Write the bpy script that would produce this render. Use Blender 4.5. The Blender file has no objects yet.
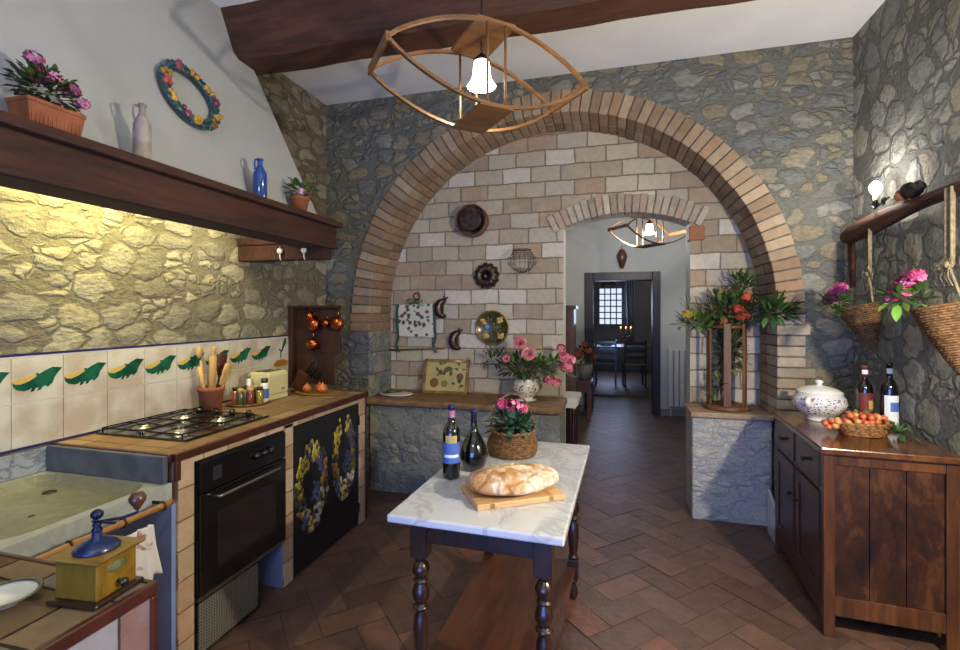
import bpy, math, random
from mathutils import Vector, Matrix
random.seed(7)
R = random.Random(11)
PI = math.pi
COL = bpy.context.scene.collection
sc = bpy.context.scene

# ------------------------------------------------------------------ helpers
def lin(c):
    if isinstance(c, str):
        c = c.lstrip('#'); c = [int(c[i:i+2], 16)/255 for i in (0, 2, 4)]
    return tuple([(x/12.92 if x <= .04045 else ((x+.055)/1.055)**2.4) for x in c]) + (1,)

class NT:
    def __init__(s, name):
        s.m = bpy.data.materials.new(name); s.m.use_nodes = True
        s.t = s.m.node_tree; s.n = s.t.nodes; s.b = s.n['Principled BSDF']
    def add(s, typ, **k):
        n = s.n.new(typ)
        for a, v in k.items(): setattr(n, a, v)
        return n
    def link(s, a, b): s.t.links.new(a, b)
    def math(s, op, a, b=None, c=None, clamp=False):
        n = s.add('ShaderNodeMath', operation=op, use_clamp=clamp)
        for i, x in enumerate((a, b, c)):
            if x is None: continue
            if isinstance(x, (int, float)): n.inputs[i].default_value = x
            else: s.link(x, n.inputs[i])
        return n.outputs[0]
    def mix(s, f, a, b, blend='MIX'):
        n = s.add('ShaderNodeMix', data_type='RGBA', blend_type=blend)
        for i, x in ((0, f), (6, a), (7, b)):
            if isinstance(x, (int, float)): n.inputs[i].default_value = x
            elif isinstance(x, tuple): n.inputs[i].default_value = x
            else: s.link(x, n.inputs[i])
        return n.outputs[2]
    def noise(s, vec, scale, detail=4, rough=.5, dim='3D'):
        n = s.add('ShaderNodeTexNoise', noise_dimensions=dim)
        n.inputs['Scale'].default_value = scale; n.inputs['Detail'].default_value = detail
        n.inputs['Roughness'].default_value = rough
        if vec is not None: s.link(vec, n.inputs['Vector'])
        return n
    def ramp(s, f, stops, mode='LINEAR'):
        n = s.add('ShaderNodeValToRGB'); cr = n.color_ramp; cr.interpolation = mode
        while len(cr.elements) < len(stops): cr.elements.new(.5)
        for e, (p, c) in zip(cr.elements, stops): e.position = p; e.color = c if len(c) == 4 else lin(c)
        s.link(f, n.inputs[0]); return n.outputs[0]
    def mrange(s, v, a, b, c=0, d=1, smooth=True):
        n = s.add('ShaderNodeMapRange'); n.interpolation_type = 'SMOOTHSTEP' if smooth else 'LINEAR'
        s.link(v, n.inputs[0])
        for i, x in enumerate((a, b, c, d)): n.inputs[i+1].default_value = x
        return n.outputs[0]
    def bump(s, h, strength, dist):
        n = s.add('ShaderNodeBump'); n.inputs['Strength'].default_value = strength
        n.inputs['Distance'].default_value = dist; s.link(h, n.inputs['Height'])
        s.link(n.outputs[0], s.b.inputs['Normal'])
    def pos(s): return s.add('ShaderNodeNewGeometry').outputs['Position']
    def obj(s): return s.add('ShaderNodeTexCoord').outputs['Object']
    def set(s, **k):
        for a, v in k.items(): s.b.inputs[a.replace('_', ' ')].default_value = v
    def scalevec(s, v, sx, sy, sz):
        n = s.add('ShaderNodeMapping'); n.inputs['Scale'].default_value = (sx, sy, sz)
        s.link(v, n.inputs['Vector']); return n.outputs[0]

def mat(name, c1, c2=None, scale=8, rough=.5, metal=0, bump=0, bscale=60, coat=0, trans=0, sss=0):
    t = NT(name); v = t.obj()
    if c2:
        t.link(t.mix(t.mrange(t.noise(v, scale, 5).outputs[0], .35, .65), lin(c1), lin(c2)), t.b.inputs['Base Color'])
    else: t.b.inputs['Base Color'].default_value = lin(c1)
    t.b.inputs['Roughness'].default_value = rough; t.b.inputs['Metallic'].default_value = metal
    if coat: t.b.inputs['Coat Weight'].default_value = coat; t.b.inputs['Coat Roughness'].default_value = .08
    if trans: t.b.inputs['Transmission Weight'].default_value = trans
    if bump: t.bump(t.noise(v, bscale, 4).outputs[0], bump, .01)
    return t.m

def wood(name, c1, c2, c3=None, along='y', rough=.45, sc_=6, knots=False, bump=.25, coat=0, st=.12):
    t = NT(name); v = t.obj()
    s = {'x': (st, 1, 1), 'y': (1, st, 1), 'z': (1, 1, st)}[along]
    sv = t.scalevec(v, *[q*sc_ for q in s])
    n1 = t.noise(sv, 2.2, 6, .6); n1.inputs['Distortion'].default_value = 1.2
    n2 = t.noise(sv, 14, 3, .6)
    f = t.math('ADD', t.math('MULTIPLY', n1.outputs[0], .7), t.math('MULTIPLY', n2.outputs[0], .3))
    c = t.ramp(f, [(.32, c1), (.5, c2), (.68, c3 or c2)])
    if knots:
        k = t.add('ShaderNodeTexVoronoi'); k.inputs['Scale'].default_value = 3.5
        t.link(t.scalevec(v, 1, 1, .6), k.inputs['Vector'])
        c = t.mix(t.mrange(k.outputs['Distance'], .05, .22, .75, 0), c, lin(c1))
    t.link(c, t.b.inputs['Base Color']); t.set(Roughness=rough)
    if coat: t.set(Coat_Weight=coat, Coat_Roughness=.15)
    t.bump(f, bump, .01)
    return t.m

def emit(name, c, st):
    t = NT(name); t.set(Base_Color=lin(c), Roughness=.4)
    t.b.inputs['Emission Color'].default_value = lin(c); t.b.inputs['Emission Strength'].default_value = st
    return t.m

def attrmat(name, rough=.6, bump=.4, bscale=40, mottled=.35, coat=0, spec=.5):
    """colour from the per-face 'Col' attribute (one fired colour per brick, tile or petal)"""
    t = NT(name); a = t.add('ShaderNodeAttribute', attribute_name='Col'); v = t.pos()
    n = t.noise(v, bscale*.4, 5, .6).outputs[0]
    c = t.mix(mottled, a.outputs['Color'], t.ramp(n, [(.3, (.25, .25, .25, 1)), (.7, (1, 1, 1, 1))]), 'MULTIPLY')
    t.link(c, t.b.inputs['Base Color']); t.set(Roughness=rough); t.b.inputs['Specular IOR Level'].default_value = spec
    if coat: t.set(Coat_Weight=coat, Coat_Roughness=.1)
    if bump: t.bump(t.noise(v, bscale, 5, .65).outputs[0], bump, .01)
    return t.m

def stone(name, axis, cols, mortar, s=4.2, seed=0, dist=.035, warp=.13, squash=1.45, mw=.055, small=.5, rough_edge=.15):
    """mortared rubble: rounded stones of two sizes, wide lime joints"""
    t = NT(name); p = t.pos(); sp = t.add('ShaderNodeSeparateXYZ'); t.link(p, sp.inputs[0])
    u = sp.outputs['Y'] if axis == 'y' else t.math('ADD', sp.outputs['X'], sp.outputs['Y']); w = sp.outputs['Z']
    cb = t.add('ShaderNodeCombineXYZ'); t.link(t.math('ADD', u, seed*1.0), cb.inputs[0])
    t.link(t.math('MULTIPLY', w, squash), cb.inputs[1])
    wn = t.noise(cb.outputs[0], 4.0, 3, .6); sub = t.add('ShaderNodeVectorMath', operation='SUBTRACT')
    t.link(wn.outputs['Color'], sub.inputs[0]); sub.inputs[1].default_value = (.5, .5, .5)
    scl = t.add('ShaderNodeVectorMath', operation='SCALE'); t.link(sub.outputs[0], scl.inputs[0]); scl.inputs['Scale'].default_value = warp*1.6
    ad = t.add('ShaderNodeVectorMath', operation='ADD'); t.link(cb.outputs[0], ad.inputs[0]); t.link(scl.outputs[0], ad.inputs[1])
    vv = ad.outputs[0]
    def vor(scale, feat, rnd=.85):
        n = t.add('ShaderNodeTexVoronoi', voronoi_dimensions='2D', feature=feat)
        n.inputs['Scale'].default_value = scale; n.inputs['Randomness'].default_value = rnd
        t.link(vv, n.inputs['Vector']); return n
    k2 = 1.9
    e1 = vor(s, 'DISTANCE_TO_EDGE').outputs['Distance']; f1 = vor(s, 'F1')
    e2 = vor(s*k2, 'DISTANCE_TO_EDGE').outputs['Distance']; f2 = vor(s*k2, 'F1')
    s1 = t.add('ShaderNodeSeparateColor'); t.link(f1.outputs['Color'], s1.inputs[0])
    s2 = t.add('ShaderNodeSeparateColor'); t.link(f2.outputs['Color'], s2.inputs[0])
    mask = t.math('GREATER_THAN', s1.outputs[1], 1-small); inv = t.math('SUBTRACT', 1, mask)
    # rounded stone = near its edge distance and inside a disc round the seed
    r1 = t.math('MINIMUM', e1, t.math('MULTIPLY', t.math('SUBTRACT', .56, f1.outputs['Distance']), .8))
    r2 = t.math('MULTIPLY', t.math('MINIMUM', e2, t.math('MULTIPLY', t.math('SUBTRACT', .56, f2.outputs['Distance']), .8)), .75)
    d = t.math('ADD', t.math('MULTIPLY', r1, inv), t.math('MULTIPLY', t.math('MINIMUM', r2, t.math('MULTIPLY', e1, 2)), mask))
    cell = t.math('ADD', t.math('MULTIPLY', s1.outputs[0], inv), t.math('MULTIPLY', s2.outputs[0], mask))
    fine = t.noise(cb.outputs[0], 34, 6, .7).outputs[0]; mid = t.noise(cb.outputs[0], 13, 5, .65).outputs[0]; big = t.noise(cb.outputs[0], 1.6, 3).outputs[0]
    d2 = t.math('ADD', d, t.math('MULTIPLY', t.math('SUBTRACT', mid, .5), rough_edge))
    sf = t.mrange(d2, mw*.45, mw*1.5)
    k = len(cols)
    c = t.ramp(cell, [(i/k, q) for i, q in enumerate(cols)], 'CONSTANT')
    c = t.mix(.55, c, t.ramp(fine, [(.3, (.38, .38, .37, 1)), (.66, (1.0, 1.0, 1.0, 1))]), 'MULTIPLY')
    c = t.mix(.55, c, t.ramp(mid, [(.33, (.5, .5, .49, 1)), (.64, (1, 1, 1, 1))]), 'MULTIPLY')
    mc = t.mix(t.mrange(fine, .3, .7), lin(mortar), tuple(q*.66 for q in lin(mortar)[:3])+(1,))
    allc = t.mix(sf, mc, c)
    allc = t.mix(.4, allc, t.ramp(big, [(.35, (.72, .72, .72, 1)), (.65, (1, 1, 1, 1))]), 'MULTIPLY')
    t.link(allc, t.b.inputs['Base Color'])
    dome = t.mrange(d2, 0, .3, 0, 1)
    h = t.math('ADD', t.math('MULTIPLY', sf, .25), t.math('ADD', t.math('MULTIPLY', dome, .35), t.math('ADD', t.math('MULTIPLY', fine, .5), t.math('MULTIPLY', mid, .75))))
    t.bump(h, .9, dist); t.set(Roughness=.92); t.b.inputs['Specular IOR Level'].default_value = .2
    return t.m

def blockwall(name, cols, mortar, bw, rh, axis='x', ms=.006, warp=.012, dist=.008, seed=0, off=.5, rrand=.3):
    t = NT(name); p = t.pos(); sp = t.add('ShaderNodeSeparateXYZ'); t.link(p, sp.inputs[0])
    cb = t.add('ShaderNodeCombineXYZ'); t.link(t.math('ADD', sp.outputs['Y' if axis == 'y' else 'X'], seed+20), cb.inputs[0]); t.link(t.math('ADD', sp.outputs['Y' if axis == 'z' else 'Z'], 20*rh), cb.inputs[1])
    wn = t.noise(cb.outputs[0], 5, 3); sub = t.add('ShaderNodeVectorMath', operation='SUBTRACT'); t.link(wn.outputs['Color'], sub.inputs[0]); sub.inputs[1].default_value = (.5, .5, .5)
    scl = t.add('ShaderNodeVectorMath', operation='SCALE'); t.link(sub.outputs[0], scl.inputs[0]); scl.inputs['Scale'].default_value = warp*2.4
    ad = t.add('ShaderNodeVectorMath', operation='ADD'); t.link(cb.outputs[0], ad.inputs[0]); t.link(scl.outputs[0], ad.inputs[1])
    # cell ids: row and column
    ss = t.add('ShaderNodeSeparateXYZ'); t.link(ad.outputs[0], ss.inputs[0])
    row = t.math('FLOOR', t.math('DIVIDE', ss.outputs[1], rh))
    rr = t.add('ShaderNodeTexWhiteNoise', noise_dimensions='1D'); t.link(row, rr.inputs['W'])
    uu = t.math('ADD', t.math('DIVIDE', ss.outputs[0], bw), t.math('ADD', t.math('MULTIPLY', row, off), t.math('MULTIPLY', rr.outputs['Value'], rrand)))
    colm = t.math('FLOOR', uu)
    fu = t.math('FRACT', uu); fv = t.math('FRACT', t.math('DIVIDE', ss.outputs[1], rh))
    du = t.math('MULTIPLY', t.math('MINIMUM', fu, t.math('SUBTRACT', 1, fu)), bw)
    dv = t.math('MULTIPLY', t.math('MINIMUM', fv, t.math('SUBTRACT', 1, fv)), rh)
    d = t.math('MINIMUM', du, dv)
    id_ = t.add('ShaderNodeCombineXYZ'); t.link(row, id_.inputs[0]); t.link(colm, id_.inputs[1])
    wn2 = t.add('ShaderNodeTexWhiteNoise', noise_dimensions='2D'); t.link(id_.outputs[0], wn2.inputs['Vector'])
    fine = t.noise(cb.outputs[0], 22, 6, .65).outputs[0]; mid = t.noise(cb.outputs[0], 6, 4, .6).outputs[0]
    sf = t.mrange(t.math('ADD', d, t.math('MULTIPLY', t.math('SUBTRACT', fine, .5), ms*1.6)), ms*.6, ms*1.6)
    c = t.ramp(wn2.outputs['Value'], [(i/len(cols), q) for i, q in enumerate(cols)], 'CONSTANT')
    c = t.mix(.5, c, t.ramp(fine, [(.25, (.55, .53, .5, 1)), (.7, (1, 1, 1, 1))]), 'MULTIPLY')
    c = t.mix(t.mrange(mid, .45, .75, 0, .5), c, lin(cols[0]))
    t.link(t.mix(sf, lin(mortar), c), t.b.inputs['Base Color'])
    h = t.math('ADD', t.math('MULTIPLY', sf, .8), t.math('ADD', t.math('MULTIPLY', fine, .4), t.math('MULTIPLY', wn2.outputs['Value'], .3)))
    t.bump(h, .8, dist); t.set(Roughness=.88); t.b.inputs['Specular IOR Level'].default_value = .25
    return t.m

# mesh builder
class MB:
    def __init__(s): s.v = []; s.f = []; s.mi = []; s.sm = []; s.c = []; s.M = None; s.cm = 0; s.cc = (1, 1, 1, 1)
    def add(s, vs, fs, smooth=False, mi=None, col=None):
        o = len(s.v)
        vs = [Vector(q) for q in vs]
        if s.M is not None: vs = [s.M @ q for q in vs]
        s.v += vs
        for f in fs:
            s.f.append([o+i for i in f]); s.mi.append(s.cm if mi is None else mi); s.sm.append(smooth); s.c.append(col or s.cc)
        return s
    def box(s, x0, y0, z0, x1, y1, z1, **k):
        return s.add([(x0,y0,z0),(x1,y0,z0),(x1,y1,z0),(x0,y1,z0),(x0,y0,z1),(x1,y0,z1),(x1,y1,z1),(x0,y1,z1)],
                     [(0,3,2,1),(4,5,6,7),(0,1,5,4),(1,2,6,5),(2,3,7,6),(3,0,4,7)], **k)
    def hexa(s, pts, **k):  # bottom 4 then top 4
        return s.add(pts, [(0,3,2,1),(4,5,6,7),(0,1,5,4),(1,2,6,5),(2,3,7,6),(3,0,4,7)], **k)
    def lathe(s, prof, c=(0,0,0), n=32, smooth=True, fl=None, cap=True, **k):
        vs = []; fs = []; m = len(prof)
        for i in range(n):
            a = 2*PI*i/n
            for j, (r, z) in enumerate(prof):
                rr = r if fl is None else r*(1+fl(a, j, z))
                vs.append((c[0]+rr*math.cos(a), c[1]+rr*math.sin(a), c[2]+z))
        for i in range(n):
            i2 = (i+1) % n
            for j in range(m-1): fs.append((i*m+j, i2*m+j, i2*m+j+1, i*m+j+1))
        if cap:
            if prof[0][0] > 1e-4: fs.append(tuple(i*m for i in reversed(range(n))))
            if prof[-1][0] > 1e-4: fs.append(tuple(i*m+m-1 for i in range(n)))
        return s.add(vs, fs, smooth=smooth, **k)
    def tube(s, pts, r, n=8, smooth=True, closed=False, flat=None, **k):
        pts = [Vector(p) for p in pts]; m = len(pts); vs = []; fs = []
        rs = r if isinstance(r, (list, tuple)) else [r]*m
        up = None
        for i, p in enumerate(pts):
            if closed: d = pts[(i+1) % m]-pts[i-1]
            else: d = pts[min(i+1, m-1)]-pts[max(i-1, 0)]
            if d.length < 1e-9: d = Vector((0,0,1))
            d.normalize()
            if up is None: up = Vector((0,0,1)) if abs(d.z) < .95 else Vector((1,0,0))
            a = d.cross(up)
            if a.length < 1e-4: a = d.cross(Vector((0,1,0)))
            a.normalize(); b = a.cross(d).normalized(); up = b
            for j in range(n):
                t = 2*PI*j/n
                vs.append(p + a*(math.cos(t)*rs[i]*(flat[0] if flat else 1)) + b*(math.sin(t)*rs[i]*(flat[1] if flat else 1)))
        for i in range(m if closed else m-1):
            i2 = (i+1) % m
            for j in range(n): fs.append((i*n+j, i*n+(j+1) % n, i2*n+(j+1) % n, i2*n+j))
        if not closed:
            fs.append(tuple(reversed(range(n)))); fs.append(tuple((m-1)*n+j for j in range(n)))
        return s.add(vs, fs, smooth=smooth, **k)
    def strip(s, pts, w, th, wdir, **k):   # rectangular bar swept along pts, width along wdir
        pts = [Vector(p) for p in pts]; wd = Vector(wdir).normalized(); m = len(pts); vs = []; fs = []
        for i, p in enumerate(pts):
            d = (pts[min(i+1, m-1)]-pts[max(i-1, 0)]).normalized(); nn = d.cross(wd).normalized()
            for a, b in ((-1,-1),(1,-1),(1,1),(-1,1)): vs.append(p+wd*(a*w/2)+nn*(b*th/2))
        for i in range(m-1):
            for j in range(4): fs.append((i*4+j, i*4+(j+1) % 4, i*4+4+(j+1) % 4, i*4+4+j))
        fs.append((3,2,1,0)); fs.append(tuple((m-1)*4+j for j in range(4)))
        return s.add(vs, fs, **k)
    def ball(s, c, r, n=12, m=8, sx=1, sy=1, sz=1, **k):
        prof = [(max(1e-5, math.sin(PI*j/m)), -math.cos(PI*j/m)) for j in range(m+1)]
        vs = []; fs = []
        for j in range(m+1):
            for i in range(n):
                a = 2*PI*i/n; vs.append((c[0]+r*sx*prof[j][0]*math.cos(a), c[1]+r*sy*prof[j][0]*math.sin(a), c[2]+r*sz*prof[j][1]))
        for j in range(m):
            for i in range(n): fs.append((j*n+i, j*n+(i+1) % n, (j+1)*n+(i+1) % n, (j+1)*n+i))
        return s.add(vs, fs, smooth=True, **k)
    def prism(s, poly, h, fr, **k):  # poly 2D in frame fr=(origin, ex, ey); extruded by h along ex x ey
        o, ex, ey = [Vector(q) for q in fr]; nz = ex.cross(ey).normalized()*h; n = len(poly)
        vs = [o+ex*a+ey*b for a, b in poly] + [o+ex*a+ey*b+nz for a, b in poly]
        fs = [tuple(reversed(range(n))), tuple(range(n, 2*n))]+[(i, (i+1) % n, n+(i+1) % n, n+i) for i in range(n)]
        return s.add(vs, fs, **k)
    def leaf(s, p, d, L, W, up=None, bend=.25, col=None, **k):
        p = Vector(p); d = Vector(d).normalized(); up = Vector(up or (0,0,1))
        sd = d.cross(up)
        if sd.length < .05: sd = d.cross(Vector((1,0,0)))
        sd.normalize(); nn = sd.cross(d).normalized(); vs = []
        for t, w in ((0,.08),(.3,.8),(.6,1),(.85,.55),(1,.03)):
            c = p+d*(L*t)-nn*(bend*L*t*t)
            vs += [c-sd*(W*w/2)+nn*(W*.12*w), c, c+sd*(W*w/2)+nn*(W*.12*w)]
        fs = []
        for i in range(4):
            for j in range(2): fs.append((i*3+j, i*3+j+1, i*3+j+4, i*3+j+3))
        return s.add(vs, fs, smooth=True, col=col, **k)
    def build(s, name, mats, parent=None, world=False, bevel=0, seg=2, loc=None, rz=0, kind=None, tagd=None, solid=0, subd=0, sharp=40):
        vs = s.v; M = None
        if parent is not None and world:
            W_ = parent.matrix_basis.copy(); q_ = parent.parent
            while q_ is not None: W_ = q_.matrix_basis @ W_; q_ = q_.parent
            M = W_.inverted()
        if parent is None and loc is not None and world: M = (Matrix.Translation(loc) @ Matrix.Rotation(rz, 4, 'Z')).inverted()
        if M is not None: vs = [M @ q for q in vs]
        me = bpy.data.meshes.new(name); me.from_pydata([tuple(q) for q in vs], [], s.f); 
        mats = mats if isinstance(mats, (list, tuple)) else [mats]
        for m in mats: me.materials.append(m)
        me.polygons.foreach_set('material_index', s.mi); me.polygons.foreach_set('use_smooth', s.sm)
        a = me.color_attributes.new('Col', 'FLOAT_COLOR', 'CORNER'); buf = []
        for f, c in zip(s.f, s.c): buf += list(c)*len(f)
        a.data.foreach_set('color', buf)
        me.update()
        o = bpy.data.objects.new(name, me); COL.objects.link(o)
        if parent is not None: o.parent = parent
        elif loc is not None: o.location = loc; o.rotation_euler = (0, 0, rz)
        if bevel:
            b = o.modifiers.new('b', 'BEVEL'); b.width = bevel; b.segments = seg; b.limit_method = 'ANGLE'; b.angle_limit = math.radians(sharp)
        if solid: q = o.modifiers.new('s', 'SOLIDIFY'); q.thickness = solid; q.offset = 0
        if subd: q = o.modifiers.new('u', 'SUBSURF'); q.levels = subd; q.render_levels = subd
        if kind: o['kind'] = kind
        if tagd: tag(o, *tagd)
        return o

def tag(o, label, cat, group=None):
    o['label'] = label; o['category'] = cat
    if group: o['group'] = group
    return o
def thing(name, label, cat, loc=(0,0,0), rz=0, group=None):
    o = bpy.data.objects.new(name, None); o.empty_display_size = .05; COL.objects.link(o)
    o.location = loc; o.rotation_euler = (0, 0, rz)
    o.matrix_basis = Matrix.Translation(loc) @ Matrix.Rotation(rz, 4, 'Z')
    return tag(o, label, cat, group)
def clone(root, loc, rz=0, label=None, group=None, scale=1):
    r = root.copy(); COL.objects.link(r); r.location = loc; r.rotation_euler = (0, 0, rz); r.scale = (scale,)*3
    if label: r['label'] = label
    if group: r['group'] = group
    for ch in list(root.children):
        c = ch.copy(); COL.objects.link(c); c.parent = r
        for g in list(ch.children):
            d = g.copy(); COL.objects.link(d); d.parent = c
    return r
def point(name, loc, col, power, r=.04):
    l = bpy.data.lights.new(name, 'POINT'); l.energy = power; l.color = col; l.shadow_soft_size = r
    o = bpy.data.objects.new(name, l); o.location = loc; COL.objects.link(o); return o
def area(name, loc, rot, sx, sy, col, power):
    l = bpy.data.lights.new(name, 'AREA'); l.shape = 'RECTANGLE'; l.size = sx; l.size_y = sy; l.energy = power; l.color = col
    o = bpy.data.objects.new(name, l); o.location = loc; o.rotation_euler = rot; COL.objects.link(o); return o

# ------------------------------------------------------------------ materials
m_stone_back = stone('rubble_stone_back', 'x', ['#8d8f88', '#a09a86', '#85888a', '#aaa48e', '#92948e', '#a0967f', '#a4a49a', '#8c8f8c'], '#7c7d75', s=5.6, seed=3.3, mw=.06, dist=.03)
m_stone_left = stone('rubble_stone_left', 'y', ['#b0ab98', '#a29e8c', '#bfb9a3', '#96927f', '#aaa592', '#bab094'], '#857f6c', s=5.0, seed=8.1, mw=.06, dist=.034, squash=1.55, small=.4)
m_stone_right = stone('rubble_stone_right', 'y', ['#b4b6ae', '#a6a8a0', '#bebba8', '#a1a49e', '#c3c1b4', '#b0ac9c'], '#84857f', s=5.2, seed=1.7, mw=.05, dist=.045, squash=1.1, small=.4)
m_stone_ledge = stone('ledge_stone', 'x', ['#9a9c96', '#aba89a', '#8a8f8d', '#b4b1a0', '#959890'], '#8c8f8b', s=5.0, seed=6.6, mw=.06, dist=.025, squash=1.2)
m_stone_ped = stone('pedestal_whitewashed_stone', 'x', ['#c8c9c5', '#d0cec5', '#bfc1bf', '#d4d0c3'], '#bcbdba', s=4.0, seed=2.2, mw=.03, dist=.025, squash=1.5)
m_niche = blockwall('pale_brick', ['#b9ae98', '#aea38d', '#c4bba6', '#a69680', '#bab2a2', '#d0cabb', '#b09a82'], '#83786a', .245, .128, ms=.0045)
m_plaster = mat('white_plaster', '#cfcfca', '#c6c6c2', 3, .9, bump=.15, bscale=20)
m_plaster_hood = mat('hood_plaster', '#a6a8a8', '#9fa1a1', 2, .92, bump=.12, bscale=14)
m_plaster_dayblue = mat('daylight_blue_plaster', '#7f90c4', '#7585b8', 4, .9)  # white plaster with the blue daylight on it put into the colour
m_ceil = mat('ceiling_plaster', '#eceef0', '#e4e6e9', 2, .92, bump=.1, bscale=12)
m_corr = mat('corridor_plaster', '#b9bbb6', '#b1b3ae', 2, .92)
m_brick = attrmat('arch_brick', .85, .5, 45, .35)
m_mortar = mat('lime_mortar', '#7d6a58', '#6a594a', 20, .95, bump=.3)
m_floor = attrmat('terracotta_tile', .42, .35, 30, .45)
m_grout = mat('floor_grout', '#54463c', '#463a32', 20, .9)
m_beam = wood('old_beam_wood', '#2a1710', '#4a2a1a', '#5e3a24', 'x', .7, 5, bump=.5)
m_mantel = wood('mantel_wood', '#1c0d07', '#3a1c10', '#4a2815', 'y', .85, 6, bump=.45)
m_lampwood = wood('lamp_wood', '#4a3018', '#6e4a26', '#835c34', 'x', .5, 8)
m_dark = wood('dark_walnut', '#1a0d0a', '#2c1710', '#3a2016', 'z', .3, 7, coat=.5)
m_cab = wood('cabinet_wood', '#2a1408', '#4f2b13', '#6e411c', 'z', .38, 5, knots=True, coat=.3)
m_cabpanel = wood('cabinet_panel_wood', '#160a05', '#351b0d', '#5e3818', 'z', .36, 4, knots=True, coat=.3, st=.45)
m_cabfront = wood('cabinet_front_wood', '#2a1509', '#43230f', '#543019', 'y', .42, 5, coat=.25)
m_shelf = wood('shelf_board', '#2c160c', '#4a2614', '#64371f', 'y', .4, 4, coat=.3)
m_yoke = wood('yoke_wood', '#24130c', '#472817', '#6a4029', 'y', .85, 7, bump=.8)
m_board = wood('cutting_board_wood', '#b58a58', '#cfa673', '#dcb888', 'x', .55, 9)
m_spoon = wood('spoon_wood', '#a87f45', '#c9a061', '#d9b67a', 'z', .6, 8)
m_terra = mat('terracotta', '#96583a', '#7e482e', 14, .85, bump=.2)
m_black = mat('oven_black', '#0b0b0d', None, rough=.18, coat=.6)
m_glassb = mat('oven_window_glass', '#16171a', None, rough=.08, coat=1)
m_steel = mat('brushed_steel', '#b8b4a8', None, rough=.28, metal=1)
m_brass = mat('brass', '#b8924a', '#8d6a2c', 20, .32, metal=1)
m_iron = mat('wrought_iron', '#1b1a1a', None, rough=.5, metal=.6)
m_iron_g = mat('grey_metal', '#6f6a62', '#4c4944', 18, .4, metal=.9)
m_copper = mat('copper', '#c06a42', '#a4522f', 16, .25, metal=1)
m_tin = mat('aged_copper', '#5d5046', '#3f3731', 25, .35, metal=.9)
m_trimred = mat('glazed_brown_edge', '#4a2016', '#3a1810', 14, .4, coat=.3)
m_ctile = blockwall('counter_front_tile', ['#bfa488', '#b09072', '#c8b196', '#b8967a', '#b49a80'], '#846850', .13, .125, axis='y', ms=.003, dist=.004, off=0, rrand=0, seed=.04)
m_ctop = blockwall('counter_top_tile', ['#94785a', '#8a6e50', '#a08664', '#80664a'], '#5e4630', .2, .2, axis='z', ms=.003, dist=.002, off=0, rrand=0, warp=.004)
m_white = mat('white_ceramic', '#dcdcd6', None, rough=.15, coat=.5)
m_cream = mat('cream_enamel', '#d6cf9c', None, rough=.35, coat=.3)
m_blueg = mat('blue_glass', '#0f3d86', None, rough=.12, coat=.8)
m_wine = mat('dark_bottle_glass', '#07090c', None, rough=.06, coat=1)
m_foil = mat('dark_foil', '#2a1626', None, rough=.35, metal=.5)
m_bluefoil = mat('blue_foil', '#28305c', None, rough=.35, metal=.4)
m_label_b = mat('blue_label', '#4766a8', None, rough=.6)
m_label_w = mat('white_label', '#dadfe6', None, rough=.6)
m_label_p = mat('neck_label', '#a06a7c', None, rough=.6)
m_label_r = mat('red_label', '#6b2424', None, rough=.6)
m_gold = mat('gold_print', '#b59a5c', None, rough=.5)
m_leaf = attrmat('leaf_green', .45, 0, 30, .25)
m_petal = attrmat('petal', .7, 0, 30, .12)
m_stem = mat('stem', '#3b4a24', '#4a3a22', 20, .7)
m_wicker = mat('wicker', '#8a6640', '#5f4126', 60, .7, bump=.5, bscale=120)
m_wicker_l = mat('light_wicker', '#a2743f', '#6e4622', 60, .6, bump=.4, bscale=120)
m_rope = mat('hemp_rope', '#a8997a', '#8b7c5e', 60, .9, bump=.6, bscale=150)
m_cloth = mat('white_cloth', '#dedcd6', '#d0cfc8', 12, .9)
m_bulb = emit('lit_bulb', '#fff3dc', 22)
m_shade = emit('lit_glass_shade', '#fff1d8', 5)
m_soil = mat('soil', '#2a1e16', None, rough=.95)

# marble
def marble(name, base, vein, sc_=3, rough=.25, amt=.5):
    t = NT(name); v = t.obj(); n = t.noise(v, sc_, 8, .62); n.inputs['Distortion'].default_value = 1.6
    f = t.math('ABSOLUTE', t.math('SUBTRACT', n.outputs[0], .5))
    c = t.mix(t.mrange(f, 0, .06, amt, 0), lin(base), lin(vein))
    c = t.mix(t.mrange(t.noise(v, sc_*.8, 4).outputs[0], .4, .7, 0, .4), c, lin(vein))
    t.link(c, t.b.inputs['Base Color']); t.set(Roughness=rough, Coat_Weight=.2)
    return t.m
m_marble = marble('white_marble', '#d3d6d8', '#9aa0a8', 4, .22, .5)
m_marble_g = marble('grey_marble', '#9aa0a6', '#4e5762', 7, .35, .75)
m_sinkm = marble('worn_sink_marble', '#7f806a', '#5c5e50', 5, .4, .5)

# ------------------------------------------------------------------ room shell
XL, XR, YB, YN, ZC = -2.36, 1.497, 3.62, 4.01, 3.24
CX, RA, ZS = -.441, 1.50, 1.457
YF = -1.9      # rear wall
DX0, DX1 = -.388, .581

def arch_pts(cx, r, z, n, a0=PI, a1=0): return [(cx+r*math.cos(a0+(a1-a0)*i/n), z+r*math.sin(a0+(a1-a0)*i/n)) for i in range(n+1)]
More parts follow.
